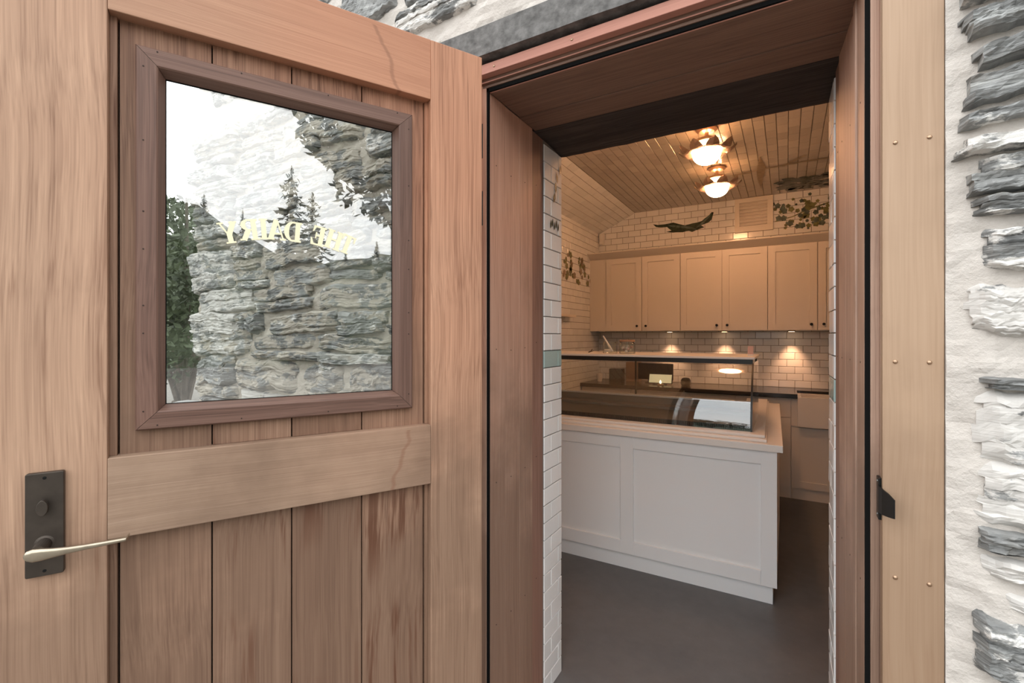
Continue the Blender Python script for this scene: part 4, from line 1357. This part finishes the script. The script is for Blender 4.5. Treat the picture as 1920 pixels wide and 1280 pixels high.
# flying bird on the back wall
bird = [[(-1.325, 2.742), (-1.27, 2.728), (-1.19, 2.727), (-1.10, 2.735), (-1.03, 2.708), (-0.975, 2.688), (-0.90, 2.702), (-0.845, 2.706), (-0.80, 2.716),
         (-0.765, 2.745), (-0.735, 2.762), (-0.700, 2.800), (-0.680, 2.795), (-0.690, 2.758), (-0.70, 2.720), (-0.735, 2.690), (-0.81, 2.670), (-0.775, 2.645),
         (-0.86, 2.622), (-0.90, 2.607), (-0.94, 2.626), (-1.00, 2.615), (-1.07, 2.622), (-1.13, 2.628), (-1.18, 2.640), (-1.12, 2.648), (-1.15, 2.672), (-1.17, 2.695), (-1.24, 2.697), (-1.29, 2.706)]]
o = decal('painted_bird', bird, back3, M['ink_green'], wall_back)
o['label'] = 'dark flying bird painted on the tiles'
feath = [leaf(-1.16 + .05 * i, 2.71 - .008 * i, 0.12, -0.25 - .05 * i, 0.16) for i in range(5)] + [leaf(-0.86 + .03 * i, 2.65 + .02 * i, 0.11, 0.5 + .12 * i, 0.15) for i in range(4)]
decal('painted_feathers', feath, lambda x, z, e: back3(x, z, e + .0012), M['ink_blue'], wall_back)
rg = random.Random(31)
# climbing plant at the right of the back wall
pl, pd = [], []
for k_ in range(190):
    x = rg.uniform(-0.13, 0.52)
    f = (x + 0.13) / 0.65
    z = rg.choice((2.80 - 0.05 * f, 2.66, 2.56 + .03 * f, 2.72)) + rg.gauss(0, 0.035)
    if rg.random() > 0.30 + 0.70 * f: continue
    z = min(max(z, 2.42), 2.885)
    (pl if rg.random() < .5 else pd).append(ivy_leaf(x, z, rg.uniform(0.012, 0.034), rg.uniform(0, PI)))
pl.append([(-0.1, 2.63), (0.05, 2.66), (0.2, 2.72), (0.5, 2.80), (0.5, 2.785), (0.2, 2.708), (0.05, 2.65), (-0.1, 2.622)])
o = decal('painted_ivy', pl, back3, M['ink_leaf'], wall_back)
o['label'] = 'green ivy painted on the tiles'
decal('painted_ivy', pd, lambda x, z, e: back3(x, z, e + .0012), M['ink_blue'], wall_back)
# climbing plant on the left wall
pl, pd = [], []
for k_ in range(60):
    y = rg.uniform(4.2, 5.45)
    z = 2.20 + rg.choice((0.06, -0.06, -0.09)) + rg.gauss(0, 0.05) - 0.03 * (y - 4.8)
    (pl if rg.random() < .6 else pd).append(ivy_leaf(y, z, rg.uniform(0.018, 0.045), rg.uniform(0, PI)))
o = decal('painted_ivy', pl, left3, M['ink_leaf'], wall_left)
o['label'] = 'green ivy painted on the left wall tiles'
decal('painted_ivy', pd, lambda y, z, e: left3(y, z, e + .0012), M['ink_brown'], wall_left)
# twigs and leaves on the ceiling
tw = [[(-0.185, 4.25), (-0.150, 4.55), (-0.185, 4.85), (-0.215, 5.22), (-0.235, 4.85), (-0.222, 4.55)],
      [(-0.42, 4.68), (-0.2, 4.62), (0.1, 4.58), (0.45, 4.60), (0.45, 4.565), (0.1, 4.55), (-0.2, 4.59), (-0.42, 4.64)],
      [(-0.05, 4.60), (0.12, 4.40), (0.14, 4.42), (-0.02, 4.62)]]
decal('painted_twig', tw, ceil3, M['ink_brown'], ceiling)
lf = [leaf(rg.uniform(-0.12, 0.5), rg.uniform(4.98, 5.42), rg.uniform(0.08, 0.16), rg.uniform(-.6, .6), 0.5) for _ in range(75)]
decal('painted_leaves', lf, ceil3, M['ink_green'], ceiling)
# small painted marks on the doorway tiles
mk = [leaf(1.80 + 0.02 * i, 2.02 + 0.045 * i, 0.05, 1.2 + .3 * (i % 3), .35) for i in range(4)] + [leaf(1.77 + .018 * i, 1.905 + .01 * (i % 2), 0.04, 1.4, .3) for i in range(5)]
decal('painted_sprig', mk, lambda y, z, e: (JL + 0.0022 + e, y, z), M['ink_green'], wf)

# things on the worktop
def thing(name, label, cat, loc, rz=0.0, group=None):
    o = empty(name, loc, rz)
    return tag(o, label, cat, group)
ZW = 0.9455
t_ = thing('speaker_box', 'black box with a small white light on the worktop', 'speaker', (-1.667, 5.18, ZW))
MB().box(-0.075, 0.075, 0, 0.10, 0, 0.148).build('casing', M['black_plastic'], t_, bevel=0.006)
MB().lathe([(0.0045, 0.0), (0.0045, -0.0012)], (0.005, -0.0002, 0.052), 10, 'y').build('indicator_light', M['led'], t_)
MB().lathe([(0.05, -0.0003), (0.05, -0.004), (0.03, -0.005)], (0, 0, 0.085), 24, 'y').build('grille', M['dark_frame'], t_)
t_ = thing('carton', 'tan carton standing behind the black box', 'box', (-1.52, 5.34, ZW))
MB().box(-0.075, 0.075, 0, 0.11, 0, 0.215).build('body', M['tan_card'], t_, bevel=0.002)
MB().box(-0.075, 0.075, -0.0012, 0.1112, 0.2155, 0.2185).build('flap', M['tan_card'], t_)
t_ = thing('monitor', 'dark monitor with its back turned on the worktop', 'monitor', (-1.255, 5.30, ZW))
MB().box(-0.19, 0.19, 0, 0.022, 0.035, 0.215).build('screen_housing', M['black_plastic'], t_, bevel=0.004)
MB().box(-0.03, 0.03, 0.004, 0.03, 0.01, 0.08).build('stand', M['black_plastic'], t_)
MB().box(-0.10, 0.10, -0.05, 0.09, 0, 0.010).build('foot', M['black_plastic'], t_, bevel=0.003)
t_ = thing('tablet', 'tablet with a pale green screen leaning on its stand', 'tablet', (-1.165, 5.13, ZW))
tm = MB().hexa([(-0.128, -.004, .012), (0.128, -.004, .012), (0.128, .006, .012), (-0.128, .006, .012)],
               [(-0.128, .036, .112), (0.128, .036, .112), (0.128, .046, .112), (-0.128, .046, .112)])
tb = tm.build('body', M['black_plastic'], t_)
MB().hexa([(-0.116, -.0022, .019), (0.116, -.0022, .019), (0.116, -.001, .019), (-0.116, -.001, .019)],
          [(-0.116, .0324, .105), (0.116, .0324, .105), (0.116, .0336, .105), (-0.116, .0336, .105)]).build('screen', M['screen'], tb)
MB().prism([(-0.01, 0), (0.11, 0), (0.05, 0.09), (0.035, 0.09), (-0.005, 0.012)], 'x', -0.05, 0.05).build('stand', M['black_plastic'], t_)
t_ = thing('card_reader', 'round black card reader on the worktop beside the tablet', 'card reader', (-0.905, 5.14, ZW))
MB().lathe([(0.042, 0), (0.050, 0.02), (0.048, 0.06), (0.036, 0.078), (0.02, 0.082)], n=22).build('body', M['black_plastic'], t_, smooth=False)
MB().box(-0.022, 0.022, -0.018, 0.018, 0.0822, 0.086).build('display', M['steel'], t_, bevel=0.001)
t_ = thing('glow_point', 'small glowing point in a tan dish in front of the tablet', 'glow_point', (-1.135, 5.02, ZW))  # small warm glowing point set in a shallow dish
MB().lathe([(0.028, 0), (0.034, 0.018), (0.032, 0.018), (0.026, 0.004)], n=18).build('dish', M['tan_card'], t_)
MB().lathe([(0.020, 0.003), (0.020, 0.022), (0.004, 0.0225)], n=16).build('dish_core', M['ledge'], t_)
MB().lathe([(0.003, 0.024), (0.009, 0.032), (0.008, 0.042), (0.001, 0.056)], n=10).build('glow_tip', M['glow_tip'], t_, smooth=True)
t_ = thing('paper_cup', 'pale paper cup near the left wall on the worktop', 'cup', (-1.845, 5.16, ZW))
MB().lathe([(0.026, 0), (0.036, 0.085), (0.034, 0.085), (0.024, 0.004)], n=18).build('cup', M['ledge'], t_)
MB().lathe([(0.0375, 0.080), (0.0375, 0.088), (0.0362, 0.088), (0.0362, 0.080)], n=18, cap=False).build('rim', M['ledge'], t_)

# things on the display case
ZS = 1.3325
def jar(label, x, w, h, y=3.43):
    r = thing('glass_jar', label, 'jar', (x, y, ZS), 0, 'glass jars on the display case')
    MB().lathe([(w * .47, 0), (w * .5, .004), (w * .5, h * .86), (w * .44, h * .93), (w * .44, h), (w * .42, h), (w * .42, h * .92), (w * .475, h * .85), (w * .475, .008), (w * .2, .006)], n=26).build('body', M['jar_glass'], r, smooth=False)
    return r
j1 = jar('glass jar with a wooden scoop leaning out of it', -1.145, 0.108, 0.088)
MB().tube([(0.02, 0, 0.012), (-0.055, 0.0, 0.13)], [0.008, 0.005], 10).build('scoop_handle', M['ledge'], j1)
MB().lathe([(0.004, 0.012), (0.026, 0.010), (0.028, 0.026), (0.022, 0.030)], (-0.018, 0, 0), 16).build('scoop_bowl', M['ledge'], j1)
j2 = jar('lidded glass jar right of the jar with the scoop', -1.015, 0.116, 0.086)
MB().lathe([(0.055, 0.0862), (0.055, 0.100), (0.012, 0.1015)], n=26).build('lid', M['tan_card'], j2)
rg = random.Random(3)
for k_ in range(14):
    a, rr = rg.uniform(0, 2 * PI), rg.uniform(0.005, 0.038)
    z_ = rg.uniform(0.014, 0.055)
    MB().lathe([(0.003, -0.008), (0.010, -0.004), (0.010, 0.004), (0.003, 0.008)], (rr * math.cos(a), rr * math.sin(a), z_), 8, rg.choice('xyz')).build('sweet', M['pink_card'] if k_ % 3 == 0 else M['ledge'], j2)
t_ = thing('card_holder', 'small stand with a pink card at the right end of the display case', 'card', (-0.205, 3.46, ZS))
MB().box(-0.018, 0.018, -0.012, 0.014, 0, 0.008).build('foot', M['white_plastic'], t_, bevel=0.001)
MB().box(-0.017, 0.017, 0.0, 0.002, 0.0082, 0.062).build('card', M['pink_card'], t_)
t_ = thing('dried_twig', 'little brown dried twig lying beside the jars', 'twig', (-1.29, 3.44, ZS))
MB().tube([(-0.03, 0, 0.004), (-0.008, 0, 0.012), (0.0, .004, .030)], [0.004, 0.005, 0.002], 7).build('stem', M['bark'], t_)
MB().tube([(-0.008, 0, 0.010), (0.018, -.006, .016)], [0.003, 0.0015], 6).build('branch', M['bark'], t_)

# ================================================================ OUTDOORS (seen through and mirrored in the glass)
def leaves(n, sampler, size, mat, name, parent, rng):
    m = MB()
    for _ in range(n):
        c = Vector(sampler(rng))
        d1 = Vector((rng.gauss(0, 1), rng.gauss(0, 1), rng.gauss(0, 1))).normalized()
        d2 = d1.orthogonal().normalized()
        s = size * rng.uniform(0.6, 1.3)
        i = len(m.v)
        m.v += [tuple(c - d1 * s), tuple(c + d2 * s * .45), tuple(c + d1 * s), tuple(c - d2 * s * .45)]
        m.f.append((i, i + 1, i + 2, i + 3))
    return m.build(name, mat, parent, recalc=False)
def leafy_tree(label, x, y, h, r, trunk_h, n, size, seed, group='leafy trees around the shop', squash=0.8, name='leafy_tree'):
    rng = random.Random(seed)
    t = thing(name, label, 'tree', (x, y, -0.03), 0, group)
    MB().tube([(0, 0, 0), (0.05 * r, 0, trunk_h * .5), (0, .04 * r, trunk_h), (0.1 * r, 0, h - r * .5)], [0.06 * r + .05, .05 * r + .03, .04 * r + .02, 0.02], 9).build('trunk', M['bark'], t)
    for k in range(5):
        a = 2 * PI * k / 5 + rng.random()
        MB().tube([(0, 0, trunk_h * .9), (r * .35 * math.cos(a), r * .35 * math.sin(a), trunk_h + (h - trunk_h) * .35), (r * .7 * math.cos(a), r * .7 * math.sin(a), trunk_h + (h - trunk_h) * .5)],
                  [.03 * r + .02, .02 * r + .01, .01], 6).build('branch', M['bark'], t)
    blobs = [(rng.uniform(-.55, .55) * r, rng.uniform(-.55, .55) * r, trunk_h + (h - trunk_h) * rng.uniform(.25, .8), rng.uniform(.3, .55) * r) for _ in range(16)]
    def samp(g):
        b = g.choice(blobs)
        d = Vector((g.gauss(0, 1), g.gauss(0, 1), g.gauss(0, 1))).normalized() * b[3] * g.uniform(.5, 1.0) ** .5
        return (b[0] + d.x, b[1] + d.y, b[2] + d.z * squash)
    o = leaves(n, samp, size, M['foliage'], 'foliage', t, rng)
    return t
def conifer(label, x, y, h, r, seed, group='conifers across the garden'):
    rng = random.Random(seed)
    t = thing('conifer_tree', label, 'tree', (x, y, -0.03), 0, group)
    MB().tube([(0, 0, 0), (0, 0, h * .6), (0, 0, h)], [0.03 * h * .6, 0.018 * h * .6, 0.02], 8).build('trunk', M['bark'], t)
    m = MB()
    tiers = 34
    for k in range(tiers):
        f = k / (tiers - 1)
        z = h * (0.10 + 0.88 * f)
        rr = r * (1 - f) ** 0.85 + 0.12
        nb = 9
        for b in range(nb):
            a = 2 * PI * (b + rng.random() * .7) / nb
            L = rr * rng.choice((.35, .6, .8, 1.0, 1.15)) * rng.uniform(.8, 1.1)
            zj = rng.gauss(0, .018 * h)
            d = Vector((math.cos(a), math.sin(a), 0)); s = Vector((-d.y, d.x, 0))
            for q in range(5):
                g0, g1 = q / 5, (q + 1) / 5
                w = 0.24 * L * (1 - g0 * .8) * rng.uniform(.6, 1.2)
                i = len(m.v)
                z0, z1 = z + zj - .22 * L * g0 ** .8 + rng.gauss(0, .08), z + zj - .22 * L * g1 ** .8 + rng.gauss(0, .08)
                m.v += [tuple(d * L * g0 + s * w + Vector((0, 0, z0 - .10 * L))), tuple(d * L * g1 + Vector((0, 0, z1))), tuple(d * L * g0 - s * w + Vector((0, 0, z0 - .10 * L))), tuple(d * L * g0 * .7 + Vector((0, 0, z0 + .03)))]
                m.f += [(i, i + 1, i + 3), (i + 1, i + 2, i + 3)]
    m.build('foliage', M['conifer'], t, recalc=False)
    return t
# behind the wall corner, seen through the door glass
for i, (x, y, h, r, lb) in enumerate([(-8.6, 4.0, 4.3, 1.1, 'dense leafy tree beyond the wall corner, seen through the door glass'),
                                     (-11.6, 5.3, 5.0, 1.5, 'taller leafy tree behind the dense one beyond the wall corner'),
                                     (-9.6, 7.6, 4.6, 1.4, 'leafy tree hidden behind the shop corner')]):
    leafy_tree(lb, x, y, h, r, 0.15, 2600, 0.075, 40 + i, squash=1.2)
bo = thing('boulder', 'grey boulder on the gravel beyond the wall corner', 'boulder', (-7.0, 3.3, -0.03))
bm2 = bmesh.new()
bmesh.ops.create_icosphere(bm2, subdivisions=3, radius=0.42)
for v_ in bm2.verts:
    k_ = 1 + 0.25 * noise.noise(v_.co * 2.2)
    v_.co = Vector((v_.co.x * 1.1 * k_, v_.co.y * k_, max(-0.28, v_.co.z * .8 * k_)))
me = bpy.data.meshes.new('rock'); bm2.to_mesh(me); bm2.free()
me.materials.append(M['boulder'])
o = link(bpy.data.objects.new('rock', me), bo); o.location = (0, 0, 0.28)
po = thing('bollard', 'pale grey post standing beyond the wall corner', 'post', (-8.1, 3.05, -0.03))
MB().lathe([(0.06, 0), (0.06, 1.2), (0.045, 1.25), (0.01, 1.26)], n=16).build('shaft', M['boulder'], po)
MB().lathe([(0.075, 1.05), (0.075, 1.09)], n=16).build('band', M['boulder'], po)
# across the garden, mirrored in the door glass
for i, (x, y, h, r, lb) in enumerate([(20.3, -7.6, 9.3, 2.9, 'tallest conifer across the garden, mirrored in the door glass'),
                                     (27.0, -9.0, 10.2, 2.6, 'conifer behind the tallest one across the garden')]):
    conifer(lb, x, y, h, r, 60 + i)
def hill_z(x, y):
    a, r = math.atan2(y, x), math.hypot(x, y)
    rd = 7.5 + 2.6 * math.sin(2.3 * a + 0.7) + 1.8 * math.sin(5.1 * a) + 1.0 * math.sin(11 * a + 2) + 8.0 * math.exp(-((math.remainder(a + R(37), 2 * PI)) / R(14)) ** 2) + 2.2 * math.exp(-((math.remainder(a + R(12), 2 * PI)) / R(10)) ** 2)
    return rd * min(1.0, max(0.0, (r - 24) / 32.0)) ** 1.3 - 0.5
rh = random.Random(77)
for i, nth in enumerate(('first', 'second', 'third', 'fourth', 'fifth', 'sixth', 'seventh', 'eighth')):
    th = R(-11.5 - 3.6 * i); rr = rh.uniform(48, 53)
    x, y = rr * math.cos(th), rr * math.sin(th)
    c_ = conifer(nth + ' small hillside conifer from the right in the door-glass reflection', x, y, rh.uniform(4.0, 7.0), rh.uniform(.8, 1.3), 200 + i, 'conifers on the hillside')
    c_.location.z = hill_z(x, y)
for i, (x, y, h, r, lb) in enumerate([(25.5, -17.0, 7.2, 3.3, 'broad leafy tree at the far end of the garden'),
                                     (16.0, -11.5, 4.6, 1.9, 'low leafy tree in front of the far garden trees')]):
    leafy_tree(lb, x, y, h, r, 1.5, 2600, 0.2, 90 + i)
leafy_tree('leafy tree with hanging boughs near the right end of the shop wall', 7.9, -0.35, 6.6, 2.2, 3.6, 4200, 0.13, 71)
for i, (x, y, h, r, lb) in enumerate([(2.5, -19.0, 5.2, 2.4, 'round leafy tree straight out from the doorway'),
                                     (-3.5, -21.0, 4.6, 2.2, 'low leafy tree out from the doorway on the left'),
                                     (9.5, -20.0, 5.6, 2.6, 'leafy tree at the right of the garden out from the doorway')]):
    leafy_tree(lb, x, y, h, r, 1.4, 2200, 0.16, 80 + i)
